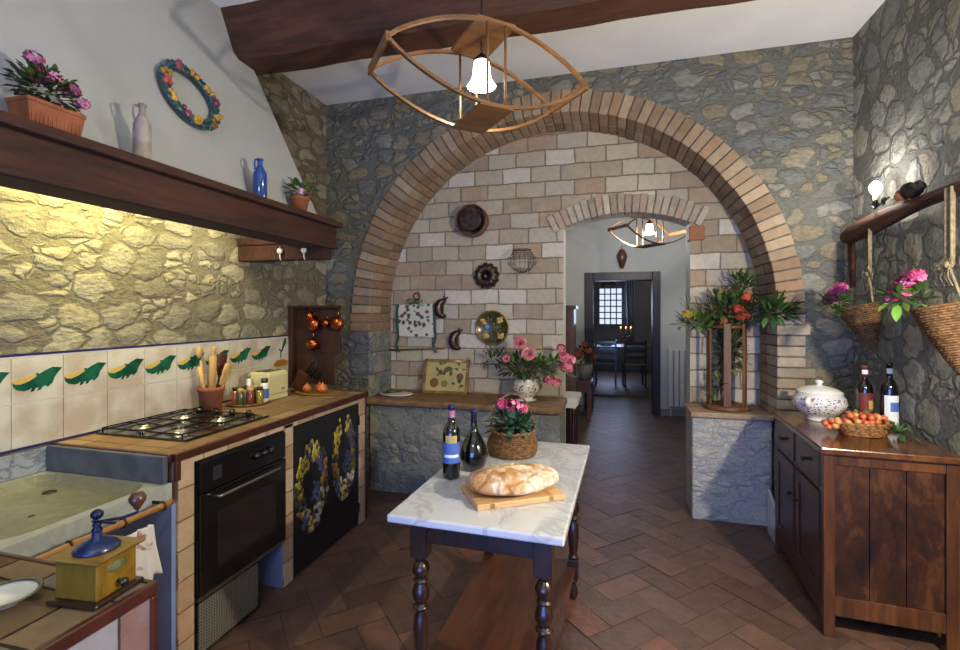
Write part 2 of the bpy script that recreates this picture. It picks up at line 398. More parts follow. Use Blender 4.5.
# back wall with the big arched opening, front plane
b = MB(); n = 64; ap = arch_pts(CX, RA+.01, ZS, n)
b.add([(XL,YB,0),(CX-RA-.01,YB,0),(CX-RA-.01,YB,ZS),(XL,YB,ZS)], [(0,1,2,3)])
b.add([(CX+RA+.01,YB,0),(XR,YB,0),(XR,YB,ZS),(CX+RA+.01,YB,ZS)], [(0,1,2,3)])
b.add([(XL,YB,ZS),(CX-RA-.01,YB,ZS),(CX-RA-.01,YB,ZC),(XL,YB,ZC)], [(0,1,2,3)])
b.add([(CX+RA+.01,YB,ZS),(XR,YB,ZS),(XR,YB,ZC),(CX+RA+.01,YB,ZC)], [(0,1,2,3)])
for i in range(n):
    (x0,z0),(x1,z1) = ap[i], ap[i+1]
    b.add([(x0,YB,z0),(x1,YB,z1),(x1,YB,ZC),(x0,YB,ZC)], [(0,1,2,3)])
    b.add([(x0,YB,z0),(x0,YN,z0),(x1,YN,z1),(x1,YB,z1)], [(0,1,2,3)], mi=1)
for x in (CX-RA-.01, CX+RA+.01):
    b.add([(x,YB,0),(x,YN,0),(x,YN,ZS),(x,YB,ZS)], [(0,1,2,3)], mi=0)
b.build('wall_back', [m_stone_back, m_mortar], kind='structure')
# niche wall (pale bricks) with segmental doorway
b = MB(); zs, zc = 2.165, 2.267; hw = (DX1-DX0)/2; rise = zc-zs; r2 = (hw*hw+rise*rise)/(2*rise); cxd = (DX0+DX1)/2; czd = zc-r2
aa = math.asin(hw/r2); dp = [(cxd+r2*math.sin(-aa+2*aa*i/16), czd+r2*math.cos(-aa+2*aa*i/16)) for i in range(17)]
NX0, NX1, ZT = -2.1, 1.2, 3.1
b.add([(NX0,YN,0),(DX0,YN,0),(DX0,YN,ZT),(NX0,YN,ZT)], [(0,1,2,3)])
b.add([(DX1,YN,0),(NX1,YN,0),(NX1,YN,ZT),(DX1,YN,ZT)], [(0,1,2,3)])
YN2 = YN+.22
for i in range(16):
    (x0,z0),(x1,z1) = dp[i], dp[i+1]
    b.add([(x0,YN,z0),(x1,YN,z1),(x1,YN,ZT),(x0,YN,ZT)], [(0,1,2,3)])
    b.add([(x0,YN,z0),(x0,YN2,z0),(x1,YN2,z1),(x1,YN,z1)], [(0,1,2,3)], mi=1)
    b.add([(x0,YN2,z0),(x1,YN2,z1),(x1,YN2,ZT),(x0,YN2,ZT)], [(0,1,2,3)], mi=1)
for x in (DX0, DX1): b.add([(x,YN,0),(x,YN2,0),(x,YN2,zs),(x,YN,zs)], [(0,1,2,3)], mi=1)
b.add([(-2.0,YN2,0),(DX0,YN2,0),(DX0,YN2,ZT),(-2.0,YN2,ZT)], [(0,1,2,3)], mi=1)
b.add([(DX1,YN2,0),(2.2,YN2,0),(2.2,YN2,ZT),(DX1,YN2,ZT)], [(0,1,2,3)], mi=1)
b.build('wall_niche', [m_niche, m_corr], kind='structure')
# left wall, right wall, rear wall, ceiling
MB().add([(XL,YF,0),(XL,YB,0),(XL,YB,ZC),(XL,YF,ZC)], [(0,1,2,3)]).build('wall_left', m_stone_left, kind='structure')
MB().add([(XR,YF,0),(XR,YB,0),(XR,YB,ZC),(XR,YF,ZC)], [(0,3,2,1)]).build('wall_right', m_stone_right, kind='structure')
b = MB()   # rear wall with an assumed window opening behind the camera
WX0, WX1, WZ0, WZ1 = -1.5, .7, .12, 1.25
for q in ((XL,0,WX0,ZC),(WX1,0,XR,ZC),(WX0,0,WX1,WZ0),(WX0,WZ1,WX1,ZC)):
    b.box(q[0],YF-.3,q[1],q[2],YF,q[3])
b.build('wall_rear', m_plaster, kind='structure')
b = MB()
for x in (WX0+.03, (WX0+WX1)/2, WX1-.03): b.box(x-.03,YF-.2,WZ0,x+.03,YF-.14,WZ1)
for z in (WZ0+.03, (WZ0+WZ1)/2, WZ1-.03): b.box(WX0,YF-.2,z-.03,WX1,YF-.14,z+.03)
b.build('window_assumed', m_dark, kind='structure')  # bars of the assumed rear window
MB().box(XL,YF,ZC,XR,YB+.02,ZC+.1).build('ceiling', m_ceil, kind='structure')

# floor: herringbone terracotta
b = MB(); b.box(-2.5,YF,-.12,2.4,13.0,-.004, mi=1)
W = .148; g = .003; ca, sa = math.cos(PI/4), math.sin(PI/4); FR = random.Random(5)
fc = ['#6a5145', '#624a3f', '#705548', '#6a5247', '#60493f', '#735446']
for i in range(-110, 111):
    for j in range(-60, 61):
        ox, oy = i+2*j, i-2*j
        for (x0,y0,x1,y1) in ((0,0,2,1),(2,-1,3,1)):
            cxx, cyy = (ox+(x0+x1)/2)*W, (oy+(y0+y1)/2)*W
            wx, wy = cxx*ca-cyy*sa, cxx*sa+cyy*ca+4
            if not (-2.45 < wx < 2.3 and YF-.1 < wy < 12.6): continue
            k = FR.random(); c = lin(FR.choice(fc)); c = tuple(q*(.86+.28*k) for q in c[:3])+(1,)
            if FR.random() < .035: c = lin('#7a5040')
            vs = []
            zz = FR.uniform(-.0012, .0012)
            for (px,py) in ((x0,y0),(x1,y0),(x1,y1),(x0,y1)):
                qx = (ox+px)*W+(g if px == x0 else -g)/1.6; qy = (oy+py)*W+(g if py == y0 else -g)/1.6
                vs.append((qx*ca-qy*sa, qx*sa+qy*ca+4, zz+FR.uniform(-.001,.001)))
            b.add(vs, [(0,1,2,3)], col=c)
b.build('floor', [m_floor, m_grout], kind='structure')

# brick ring of the big arch
BRC = ['#a08970', '#967e64', '#a89278', '#8f785f', '#ac977d', '#9d7f62', '#a48c72']
def brick(b, cx, cz, r0, r1, a, da, y0, y1, rnd, cols=BRC, k=1):
    c = lin(rnd.choice(cols)); kk = rnd.uniform(.84,1.12)*k; c = tuple(q*kk for q in c[:3])+(1,)
    j = rnd.uniform(-.004,.004); jj = rnd.uniform(-.006,.004)
    pts = []
    for y in (y0+jj, y1):
        for (rr, s_) in ((r0+j*.5,-1),(r1+j,-1),(r1+j,1),(r0+j*.5,1)):
            an = a+s_*da/2*(1 if rr > r0+.01 else 1)
            pts.append((cx+rr*math.cos(an), y, cz+rr*math.sin(an)))
    b.hexa([pts[0],pts[1],pts[2],pts[3],pts[4],pts[5],pts[6],pts[7]], col=c)
b = MB(); rn = random.Random(3); N = 68; RW = .165
for i in range(N):
    a = PI*(i+.5)/N; da = PI/N*.90
    brick(b, CX, ZS, RA, RA+RW, a, da, YB-.018, YB+.19, rn)
    brick(b, CX, ZS, RA, RA+RW, a, da, YB+.198, YN-.001, rn)
# brick jamb courses on the right below the springing, a few at the left foot of the ring
zc_ = ZS-.005; 
pale = ['#b9a892', '#a8977f', '#c2b39c', '#b0a48e', '#a39684']
while zc_ > .80:
    h = .062; c = lin(rn.choice(pale)); w = RA+RW+rn.choice((0,.0,.03,.06))
    b.box(CX+RA,YB-.016+rn.uniform(-.004,.004),zc_-h,CX+w,YB+.19,zc_, col=c)
    c = lin(rn.choice(BRC))
    b.box(CX+RA,YB+.198,zc_-h,CX+RA+.12,YN-.001,zc_, col=c)
    zc_ -= h+.009
for k in range(2):
    z = ZS-.005-k*.075; b.box(CX-RA-RW-.02,YB-.014,z-.066,CX-RA,YN-.001,z, col=lin('#99785f'))
b.build('trim_1', m_brick, kind='structure', bevel=.004, seg=1)
# stone jamb of the arch at the left
b = MB(); z = .762; rn = random.Random(9)
while z < 1.30:
    h = rn.uniform(.17,.21); b.box(CX-RA-.02,YB-.006,z,CX-RA+.006,YN-.001,min(z+h,1.315)-.004, col=lin(rn.choice(['#8d9088','#9a9584','#868a86']))); z += h
b.build('trim_2', m_stone_ledge, kind='structure', bevel=.006, seg=1)
# voussoirs over the doorway
b = MB(); rn = random.Random(4); N = 22; A = aa*1.17
for i in range(N):
    a = PI/2+A-2*A*(i+.5)/N; brick(b, cxd, czd, r2-.004, r2+.145+rn.uniform(-.01,.01), a, 2*A/N*.86, YN-.022, YN+.1, rn, ['#b9ab97','#a99a86','#c6b9a6','#a38f7a','#b7a18c'])
b.build('trim_3', m_brick, kind='structure', bevel=.004, seg=1)
b = MB(); b.box(DX1-.01,YN-.03,2.02,DX1+.10,YN+.1,2.13, col=lin('#a4714f')); b.build('trim_4', m_brick, kind='structure', bevel=.008)

# corridor and dining room
YC, YD = 7.3, 12.6
b = MB()
fx0, fx1, fz = -.33, .61, 2.0
for q in ((-2.0,0,fx0,2.9),(fx1,0,2.2,2.9),(fx0,fz,fx1,2.9)): b.box(q[0],YC,q[1],q[2],YC+.2,q[3])
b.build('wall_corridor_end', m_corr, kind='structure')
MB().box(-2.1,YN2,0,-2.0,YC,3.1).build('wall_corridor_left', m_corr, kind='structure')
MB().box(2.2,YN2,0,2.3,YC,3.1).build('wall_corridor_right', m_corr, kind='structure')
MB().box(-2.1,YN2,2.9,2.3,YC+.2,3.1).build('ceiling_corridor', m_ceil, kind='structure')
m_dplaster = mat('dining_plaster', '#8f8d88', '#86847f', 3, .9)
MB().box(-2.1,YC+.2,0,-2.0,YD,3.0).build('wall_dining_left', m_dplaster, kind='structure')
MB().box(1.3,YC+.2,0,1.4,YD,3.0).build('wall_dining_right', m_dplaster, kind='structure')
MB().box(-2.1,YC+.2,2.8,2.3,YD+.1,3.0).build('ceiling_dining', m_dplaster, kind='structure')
gx0, gx1, gz0, gz1 = -.32, .25, 1.15, 2.08
b = MB()
for q in ((-2.1,0,gx0,3.0),(gx1,0,1.4,3.0),(gx0,0,gx1,gz0),(gx0,gz1,gx1,3.0)): b.box(q[0],YD,q[1],q[2],YD+.25,q[3])
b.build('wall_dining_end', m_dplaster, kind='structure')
m_win = mat('window_bar_paint', '#3c3f4c', None, rough=.5)
b = MB()
for i in range(5): x = gx0+(gx1-gx0)*i/4; b.box(x-.014,YD+.08,gz0,x+.014,YD+.11,gz1)
for i in range(7): z = gz0+(gz1-gz0)*i/6; b.box(gx0,YD+.08,z-.014,gx1,YD+.11,z+.014)
b.build('window_2', m_win, kind='structure')
# dark door frame at the corridor end
b = MB(); m_frame = wood('door_frame_wood', '#17100e', '#241916', '#2c201b', 'z', .45, 6)
b.box(-.39,YC-.03,0,-.27,YC+.22,2.05); b.box(.56,YC-.03,0,.665,YC+.22,2.05); b.box(-.2699,YC-.028,1.93,.5599,YC+.22,2.05)
b.build('door_1', m_frame, kind='structure', bevel=.006)
b = MB(); b.box(-2.0,YC-.015,0,-.40,YC-.001,.09); b.box(.67,YC-.015,0,2.2,YC-.001,.09); b.build('baseboard_corridor', mat('grey_baseboard','#7d7f7c',None,rough=.6), kind='structure')

# ------------------------------------------------------------------ hood, mantel, beams
def hx(z): return -1.80-.33*(z-2.04)
def hy(z): return 2.70-(2.70-2.37)*(z-2.04)/1.2
T = thing('chimney_hood', 'white plastered sloping chimney hood above the dark wooden mantel', 'chimney hood', (-2.1,1.5,2.04))
b = MB(); z0, z1 = 2.03, ZC
y00 = -1.2
P = lambda x,y,z: (x,y,z)
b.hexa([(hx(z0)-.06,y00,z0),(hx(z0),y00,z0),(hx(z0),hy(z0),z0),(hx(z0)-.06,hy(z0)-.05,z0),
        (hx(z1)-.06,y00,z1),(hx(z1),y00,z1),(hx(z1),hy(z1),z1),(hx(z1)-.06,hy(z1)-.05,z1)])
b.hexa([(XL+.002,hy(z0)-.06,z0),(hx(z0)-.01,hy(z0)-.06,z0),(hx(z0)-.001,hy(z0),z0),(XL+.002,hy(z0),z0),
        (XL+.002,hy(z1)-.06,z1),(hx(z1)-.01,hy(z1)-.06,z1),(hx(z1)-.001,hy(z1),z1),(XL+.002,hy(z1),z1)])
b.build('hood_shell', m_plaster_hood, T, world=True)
# mantel
T = thing('mantel_beam', 'long dark brown wooden mantel shelf running under the white hood', 'mantel', (-1.75,1,1.86))
b = MB(); b.box(-1.86,-1.2,1.865,-1.685,2.70,2.005); b.build('beam', m_mantel, T, world=True, bevel=.008)
b = MB(); b.box(-1.87,-1.2,2.005,-1.655,2.73,2.04); b.build('shelf', m_mantel, T, world=True, bevel=.006)
b = MB(); b.box(-1.685,-1.2,1.865,-1.672,2.70,1.885); b.build('moulding', m_mantel, T, world=True, bevel=.003)
T = thing('bracket_beam', 'short dark wooden cross beam under the far end of the mantel', 'beam', (-2.0,2.67,1.8))
b = MB(); b.box(XL+.003,2.61,1.80,-1.71,2.69,1.90); b.build('beam', m_mantel, T, world=True, bevel=.006)
b = MB(); b.box(XL+.003,2.60,1.90,-1.87,2.72,1.95); b.build('cap', m_mantel, T, world=True, bevel=.006)
hk = None
for i, (x, lb) in enumerate(((-2.02,'white ceramic bell hanging from the cross beam, the one nearer the stone wall at left'),(-1.846,'white ceramic bell hanging from the cross beam, the one nearer the arch'))):
    T = thing('hanging_bell', lb, 'ornament', (x,2.59,1.87), 0, 'white bells on the cross beam')
    b = MB(); b.lathe([(.001,.0),(.016,-.002),(.018,-.022),(.011,-.03),(.01,-.034)], n=14); b.build('bell', m_white, T)
    b = MB(); b.tube([(0,.02,.012),(0,.0,.008),(0,0,-.01)],.0025,6); b.tube([(0,0,-.03),(0.002,0,-.06),(.008,0,-.075)],.004,6); b.build('hook', m_white, T)
T = thing('ceiling_beam', 'thick dark old wooden beam crossing the white ceiling', 'ceiling beam', (-.4,2.42,2.98))
b = MB(); n = 24; vs = []; fs = []
rb = random.Random(2)
for i in range(n+1):
    x = XL+.002+(XR-XL-.004)*i/n; dz = .006*math.sin(i*1.3)+rb.uniform(-.004,.004); dy = rb.uniform(-.004,.004)
    vs += [(x,2.30+dy,ZC-.001),(x,2.30+dy,2.965+dz),(x,2.33+dy,2.935+dz),(x,2.51+dy,2.93+dz),(x,2.54+dy,2.96+dz),(x,2.54+dy,ZC-.001)]
for i in range(n):
    for j in range(5): fs.append((i*6+j,i*6+j+1,i*6+7+j,i*6+6+j))
fs += [tuple(range(5,-1,-1)), tuple(n*6+j for j in range(6))]
b.add(vs, fs); b.build('beam', m_beam, T, world=True)

# ------------------------------------------------------------------ eye-shaped lamps
def eye_lamp(name, label, cm, L, H, S, ang, ceil_z):
    """cm: centre at tip height; two bent-wood eye outlines S apart"""
    T = thing(name, label, 'ceiling lamp', cm, ang)
    def outline(y, up=True):
        pts = []
        for i in range(25):
            t = i/24; x = -L/2+L*t; z = (H if up else -H)*math.sin(PI*t)**.8*(1 if up else 1)
            pts.append((x, y, z))
        return pts
    for y in (-S/2, S/2):
        b = MB(); b.strip(outline(y), .016, .012, (0,1,0)); b.strip(outline(y,False), .016, .012, (0,1,0)); b.build('bent_frame', m_lampwood, T)
    for x in (-L/2, L/2):
        b = MB(); b.strip([(x,-S/2-.008,0),(x,S/2+.008,0)], .034, .012, (0,0,1)); b.build('end_slat', m_lampwood, T)
    b = MB(); b.box(-.085,-S/2-.006,H-.004,.085,S/2+.006,H+.008); b.build('top_board', m_lampwood, T)
    b = MB(); b.box(-.075,-S/2-.006,-H-.008,.075,S/2+.006,-H+.002); b.build('bottom_board', m_lampwood, T)
    for x in (-.04,.04):
        for y in (-S/2, S/2):
            b = MB(); b.tube([(x,y,-H),(x,y,H)],.0055,8); b.build('rod', m_lampwood, T)
    b = MB(); b.tube([(0,0,ceil_z-cm[2]-.01),(0,0,H+.006)],.004,6)
    for i in range(6): 
        z = H-.01-.014*i
        b.tube([(.006*math.cos(a+i*PI/2)*(1 if i%2 else .3),.006*(.3 if i%2 else 1)*math.cos(a),z+.008*math.sin(a)) for a in [q*PI/4 for q in range(8)]],.0016,5,closed=True)
    b.lathe([(.001,0),(.045,0),(.04,-.02),(.001,-.024)],(0,0,ceil_z-cm[2]),20); b.build('chain', m_iron, T)
    zb = H-.085
    b = MB(); b.lathe([(.006,.028),(.014,.02),(.034,0),(.036,-.008),(.03,-.01)],(0,0,zb),24); sk = b.build('socket_cap', m_iron, T)
    b = MB(); b.lathe([(.03,-.006),(.034,-.03),(.036,-.06),(.042,-.085),(.056,-.108),(.06,-.113)],(0,0,zb),28,cap=False,fl=lambda a,j,z:.02*math.sin(8*a) if j>3 else 0)
    b.build('glass_shade', m_shade, sk, solid=.003)
    b = MB(); b.ball((0,0,zb-.085),.03,14,10,sz=1.25); b.build('bulb', m_bulb, sk)
    return T, zb
# tips solved from four sight lines
f_ = lambda lat, fw: (-.2645*fw+.9644*lat, .9644*fw+.2645*lat)
e1a, e1b = Vector(f_(-.298,1.684)), Vector(f_(.486,2.105)); e2a, e2b = Vector(f_(-.481,1.978)), Vector(f_(.319,2.322))
cm = (e1a+e1b+e2a+e2b)/4; axis = ((e1b-e1a)+(e2b-e2a))/2; ang1 = math.atan2(axis.y, axis.x)
T, zb = eye_lamp('eye_shaped_lamp', 'large eye-shaped bent-wood ceiling lamp with lit bulb below the dark ceiling beam', (cm.x,cm.y,2.45), axis.length, .165, .27, ang1, ZC)
point('main_lamp_light', (cm.x,cm.y,2.45+zb-.15), (1,.93,.76), 9, .02)
T, zb2 = eye_lamp('eye_shaped_lamp', 'smaller eye-shaped wooden lamp with lit bulb hanging beyond the arched doorway', (.38,5.35,2.33), .82, .16, .30, math.radians(38), 2.9)
point('corridor_lamp_light', (.38,5.35,2.33+zb2-.16), (1,.96,.90), 62, .03)

# ------------------------------------------------------------------ backsplash
T_leaf = [(480,215),(440,209),(410,222),(390,234),(375,228),(379,245),(350,262),(320,272),(300,270),(288,262),(292,280),(305,294),(330,302),(350,298),(360,290),(355,310),(368,306),(374,294),(385,293),(381,308),(394,303),(402,290),(415,288),(420,296),(440,280),(448,256),(462,236)]
m_tile = mat('cream_wall_tile', '#cbc8bc', '#b5a898', 7, .25, coat=.4)
m_tgreen = mat('green_glaze', '#0b4230', '#176048', 16, .25, coat=.4)
m_tyel = mat('yellow_glaze', '#c9a94c', None, rough=.3)
m_tblue = mat('blue_glaze', '#25285c', None, rough=.3, coat=.3)
m_tgrout = mat('tile_grout', '#e4ddd0', None, rough=.9)
m_tor = mat('orange_glaze', '#b06a22', '#8d7a1e', 30, .3)
b = MB(); P0 = 1.568; TW = .1925; X = XL+.002
b.box(X,P0-5*TW,.90,X+.006,P0+8*TW,1.297, mi=4)
for k in range(-5, 8):
    y0 = P0+k*TW
    for r in range(2):
        z0 = .90+r*.195; b.box(X+.004,y0+.002,z0+.002+(.010 if r == 0 else 0),X+.012,y0+TW-.002,z0+.193-(.008 if r else 0), mi=0)
    b.box(X+.004,y0+.002,1.288,X+.0125,y0+TW-.002,1.298, mi=3); b.box(X+.004,y0+.002,.90,X+.0125,y0+TW-.002,.911, mi=3)
    fr = ((X+.0118,y0,1.095),(0,TW,0),(0,0,.19))
    if k < 7:
        b.prism([((x-285)/200,(350-y)/195) for x,y in T_leaf], .0012, fr, mi=1)
        b.prism([(0.01,.475),(.05,.40),(.28,.44),(.46,.55),(.44,.60),(.2,.53)], .0008, fr, mi=2)
    else:
        b.prism([(.55,.45),(.62,.6),(.72,.9),(.85,.97),(.84,.75),(.70,.58),(.62,.42)], .0012, fr, mi=1)
        b.prism([(.5,.2),(.52,.45),(.4,.55),(.5,.56),(.57,.44),(.55,.2)], .0012, fr, mi=1)
        b.prism([(.15,0),(.3,.12),(.7,.14),(.95,.05),(.9,-.1),(.2,-.12)], .001, fr, mi=5)
b.build('tile_backsplash', [m_tile,m_tgreen,m_tyel,m_tblue,m_tgrout,m_tor], loc=(XL,2.1,.90), world=True, bevel=0,
        tagd=('cream tile backsplash with painted green leaves and blue borders behind the hob', 'tile backsplash'))

# ------------------------------------------------------------------ counter
CXF = -1.684
T = thing('kitchen_counter', 'tiled masonry kitchen counter with brown edge holding the hob and oven', 'counter', (-2.0,2.3,0))
b = MB()
b.box(XL+.002,1.545,0,CXF,1.625,.865); b.box(XL+.002,2.195,0,CXF,2.272,.865); b.box(XL+.002,2.99,0,CXF,3.08,.865)
b.box(CXF-.05,1.62,.842,CXF,3.0,.865); b.box(XL+.002,1.62,0,XL+.03,3.0,.865)
b.build('masonry_body', [m_ctile], T, world=True, bevel=.004)
b = MB(); b.box(XL+.014,1.535,.865,CXF-.012,3.088,.898); b.build('worktop', m_ctop, T, world=True)
b = MB(); b.box(CXF-.014,1.53,.868,CXF+.008,3.10,.902); b.box(XL+.014,1.515,.868,CXF-.014,1.536,.902); b.box(XL+.014,3.088,.868,CXF-.014,3.10,.902); b.box(CXF-.008,1.53,.79,CXF+.006,1.556,.868)
b.box(CXF-.004,3.062,0,CXF+.004,3.086,.868)
b.build('edge_trim', m_trimred, T, world=True, bevel=.004)
b = MB(); b.box(XL+.03,1.526,0,CXF-.012,1.545,.70); b.build('end_plaster', m_plaster_dayblue, T, world=True)
b = MB(); b.box(XL+.03,2.188,0,CXF-.01,2.195,.25); b.build('bay_plaster', m_plaster_dayblue, T, world=True)
# oven
T = thing('oven', 'black built-in oven with steel handle below the hob', 'oven', (-1.72,1.91,.26))
b = MB(); b.box(-2.25,1.635,.268,CXF+.002,2.185,.838); b.build('body', m_black, T, world=True, bevel=.003)
b = MB(); b.box(CXF+.002,1.638,.272,CXF+.022,2.182,.70); od = b.build('oven_door', m_black, T, world=True, bevel=.004)
b = MB(); b.box(CXF+.022,1.72,.36,CXF+.0235,2.10,.60); b.build('door_window', m_glassb, od, world=True)
b = MB(); b.box(CXF+.002,1.638,.704,CXF+.02,2.182,.835); cp = b.build('control_panel', m_black, T, world=True, bevel=.004)
b = MB(); b.tube([(CXF+.022,1.705,.675),(CXF+.052,1.705,.675),(CXF+.054,1.72,.675),(CXF+.054,2.08,.675),(CXF+.052,2.095,.675),(CXF+.022,2.095,.675)],.0065,8); b.build('handle', m_steel, od, world=True)
b = MB(); b.box(CXF+.02,1.70,.74,CXF+.0215,1.75,.80); b.build('clock_display', mat('clock_glass','#2a2e33',None,rough=.2), cp, world=True)
for y in (1.96,2.01,2.06):
    b = MB(); b.M = Matrix.Translation((CXF+.02,y,.772)) @ Matrix.Rotation(PI/2,4,'Y'); b.lathe([(.019,0),(.017,.018),(.001,.02)],n=16); b.box(-.002,-.015,.018,.002,.015,.022); b.build('knob', m_black, cp, world=True)
b = MB(); b.box(CXF-.02,1.635,.247,CXF+.006,2.19,.264); b.build('support_rail', m_steel, T, world=True)
# perforated grille
T = thing('vent_grille', 'perforated metal grille panel standing below the oven', 'grille', (CXF,1.82,.02))
b = MB(); b.box(CXF-.008,1.637,.02,CXF-.004,2.005,.243); b.build('backing', mat('grille_dark','#33332c',None,rough=.7), T, world=True)
b = MB()
for i in range(27): y = 1.64+.362*i/26; b.box(CXF-.004,y-.0022,.022,CXF-.001,y+.0022,.24)
for i in range(17): z = .024+.214*i/16; b.box(CXF-.004,1.638,z-.0022,CXF-.0005,2.004,z+.0022)
b.build('mesh', mat('grille_metal','#8f8a80',None,rough=.5,metal=.4), T, world=True)
b = MB()
for q in ((1.633,.012,1.642,.245),(2.0,.012,2.009,.245),(1.633,.012,2.009,.022),(1.633,.236,2.009,.245)): b.box(CXF-.006,q[0],q[1],CXF+.003,q[2],q[3])
b.build('frame', m_iron_g, T, world=True)
# painted cupboard door
T = thing('painted_cupboard_door', 'black cupboard door painted with fruit garlands at the end of the counter', 'cupboard door', (CXF,2.63,.01))
b = MB(); b.box(CXF-.03,2.276,.012,CXF-.006,2.986,.838); pd = b.build('panel', mat('black_board','#15151a','#1b1a1c',6,.4), T, world=True, bevel=.003)
b = MB(); GR = random.Random(8)
m_gp = attrmat('garland_paint',.5,0,30,.1)
gcol = ['#9a8c2c','#b8a43c','#4a4a60','#33365a','#8a5c28','#3c4a26','#a8a696','#5a3a4a','#c0aa4c','#44507c','#7a5424','#2f3a20']
xf = CXF-.006
for (cy,cz,ry,rz,a0,a1) in ((2.455,.455,.125,.20,0,6.28),(2.80,.52,.115,.21,.2,6.0)):
    b = MB()
    for i in range(230):
        a = a0+(a1-a0)*i/230+GR.uniform(-.05,.05); k = 1+GR.uniform(-.30,.30)
        c = lin(gcol[int((a*2.2+GR.uniform(0,2)))%len(gcol)])
        b.ball((xf,cy+ry*k*math.sin(a),cz+rz*k*math.cos(a)),GR.uniform(.008,.019),7,4,sx=.22,sz=1.2,col=c)
    for i in range(46): a = GR.uniform(0,6.28); q = GR.uniform(0,.06); b.ball((xf,cy+.035+q*math.sin(a),cz-.04+q*1.2*math.cos(a)),GR.uniform(.008,.014),7,4,sx=.22,col=lin(GR.choice(['#2a3158','#3c4674','#232a44','#4a4468'])))
    b.build('garland_painting', m_gp, pd, world=True)
for z in (.12,.72):
    b = MB(); b.tube([(CXF-.002,2.984,z-.03),(CXF-.002,2.984,z+.03)],.006,8); b.build('hinge', m_iron, T, world=True)
# hob
T = thing('gas_hob', 'black gas hob with four burners set into the counter', 'hob', (-2.07,1.96,.9))
b = MB(); b.box(-2.325,1.69,.899,-1.80,2.225,.909); b.build('plate', m_black, T, world=True, bevel=.004)
bur = [(-2.19,1.82,.045),(-1.95,1.80,.055),(-2.19,2.05,.05),(-1.95,2.05,.045)]
for (x,y,r) in bur:
    b = MB(); b.lathe([(r*1.15,0),(r*1.1,.006),(r*.8,.009),(r*.8,.016),(r*.75,.018)],(x,y,.909),24); bu = b.build('burner', m_steel, T, world=True)
    b = MB(); b.lathe([(r*.68,0),(r*.66,.007),(r*.3,.009),(.0005,.009)],(x,y,.927),20); b.build('burner_cap', mat('cap_black','#17171a',None,rough=.35) if r == .045 and x < -2 else m_black, bu, world=True)
for x0 in (-2.30,-2.06):
    b = MB(); x1 = x0+.225; y0, y1 = 1.705, 2.15; z = .928
    b.tube([(x0,y0,z),(x1,y0,z),(x1,y1,z),(x0,y1,z)],.0035,6,closed=True)
    b.tube([(x0,(y0+y1)/2,z),(x1,(y0+y1)/2,z)],.0035,6)
    for (x,y) in ((x0,y0),(x1,y0),(x1,y1),(x0,y1)): b.tube([(x,y,.909),(x,y,z)],.0035,6)
    for cy in (1.82,2.05):
        cxx = (x0+x1)/2
        for (dx,dy) in ((1,0),(-1,0),(0,1),(0,-1)):
            b.tube([(cxx+dx*.11,cy+dy*.11,z),(cxx+dx*.03,cy+dy*.03,z+.003)],.003,6)
    b.build('pan_support', m_iron, T, world=True)
for i in range(4):
    b = MB(); b.lathe([(.017,0),(.016,.018),(.012,.022),(.0005,.022)],(-2.24+.11*i,2.195,.909),16); b.box(-2.242+.11*i,2.181,.93,-2.238+.11*i,2.209,.935); b.build('knob', m_black, T, world=True)

# ------------------------------------------------------------------ sink
T = thing('marble_sink', 'old shallow stone sink slab with drain against the tiled wall', 'sink', (-2.0,1.24,.7))
b = MB(); y0, y1, x0, x1 = .952, 1.524, XL+.002, -1.69; zt = .79
def rr(x0,y0,x1,y1,r,n=5):
    pts = []
    for (cx_,cy_,a0) in ((x1-r,y1-r,0),(x0+r,y1-r,PI/2),(x0+r,y0+r,PI),(x1-r,y0+r,1.5*PI)):
        for i in range(n+1): a = a0+PI/2*i/n; pts.append((cx_+r*math.cos(a),cy_+r*math.sin(a)))
    return pts
out = rr(x0,y0,x1,y1,.002); inn = rr(x0+.03,y0+.02,x1-.045,y1-.035,.10); inn2 = rr(x0+.06,y0+.05,x1-.095,y1-.075,.07); m = len(out)
vs = [(x,y,zt-.065) for x,y in out]+[(x,y,zt) for x,y in out]+[(x,y,zt) for x,y in inn]+[(x,y,zt-.042) for x,y in inn2]
fs = [tuple(reversed(range(m)))]
for L in range(3):
    for i in range(m): fs.append((L*m+i,L*m+(i+1)%m,(L+1)*m+(i+1)%m,(L+1)*m+i))
fs.append(tuple(3*m+i for i in range(m)))
b.add(vs, fs[:1+2*m]); b.add([], []); o_ = len(b.v)-len(vs)
for f in fs[1+2*m:]: b.f.append([o_+q for q in f]); b.mi.append(1); b.sm.append(False); b.c.append((1,1,1,1))
b.build('basin_slab', [marble('pale_sink_rim','#a3a8a4','#7c8078',6,.35,.4), m_sinkm], T, world=True, bevel=.006)
b = MB(); b.box(XL+.002,.952,.791,XL+.022,1.524,.892); b.build('back_upstand', m_marble_g, T, world=True, bevel=.003)
b = MB(); b.box(XL+.023,1.494,.791,-1.70,1.5135,.898); b.build('side_upstand', mat('dark_marble','#5e646c','#4a5058',12,.35), T, world=True, bevel=.003)
b = MB(); 
b.lathe([(.024,0),(.022,.004),(.012,.004),(.001,.002)],(-2.17,1.40,zt-.0415),18); b.build('drain', m_tin, T, world=True)
b = MB(); b.lathe([(.009,0),(.008,.002),(.001,.001)],(-1.98,1.22,zt-.0415),12); b.build('drain_hole', m_tin, T, world=True)
b = MB(); b.box(XL+.03,.952,0,-2.2,1.0,.725); b.box(-1.76,.952,0,-1.70,1.0,.725); b.build('sink_pier', m_plaster, T, world=True)
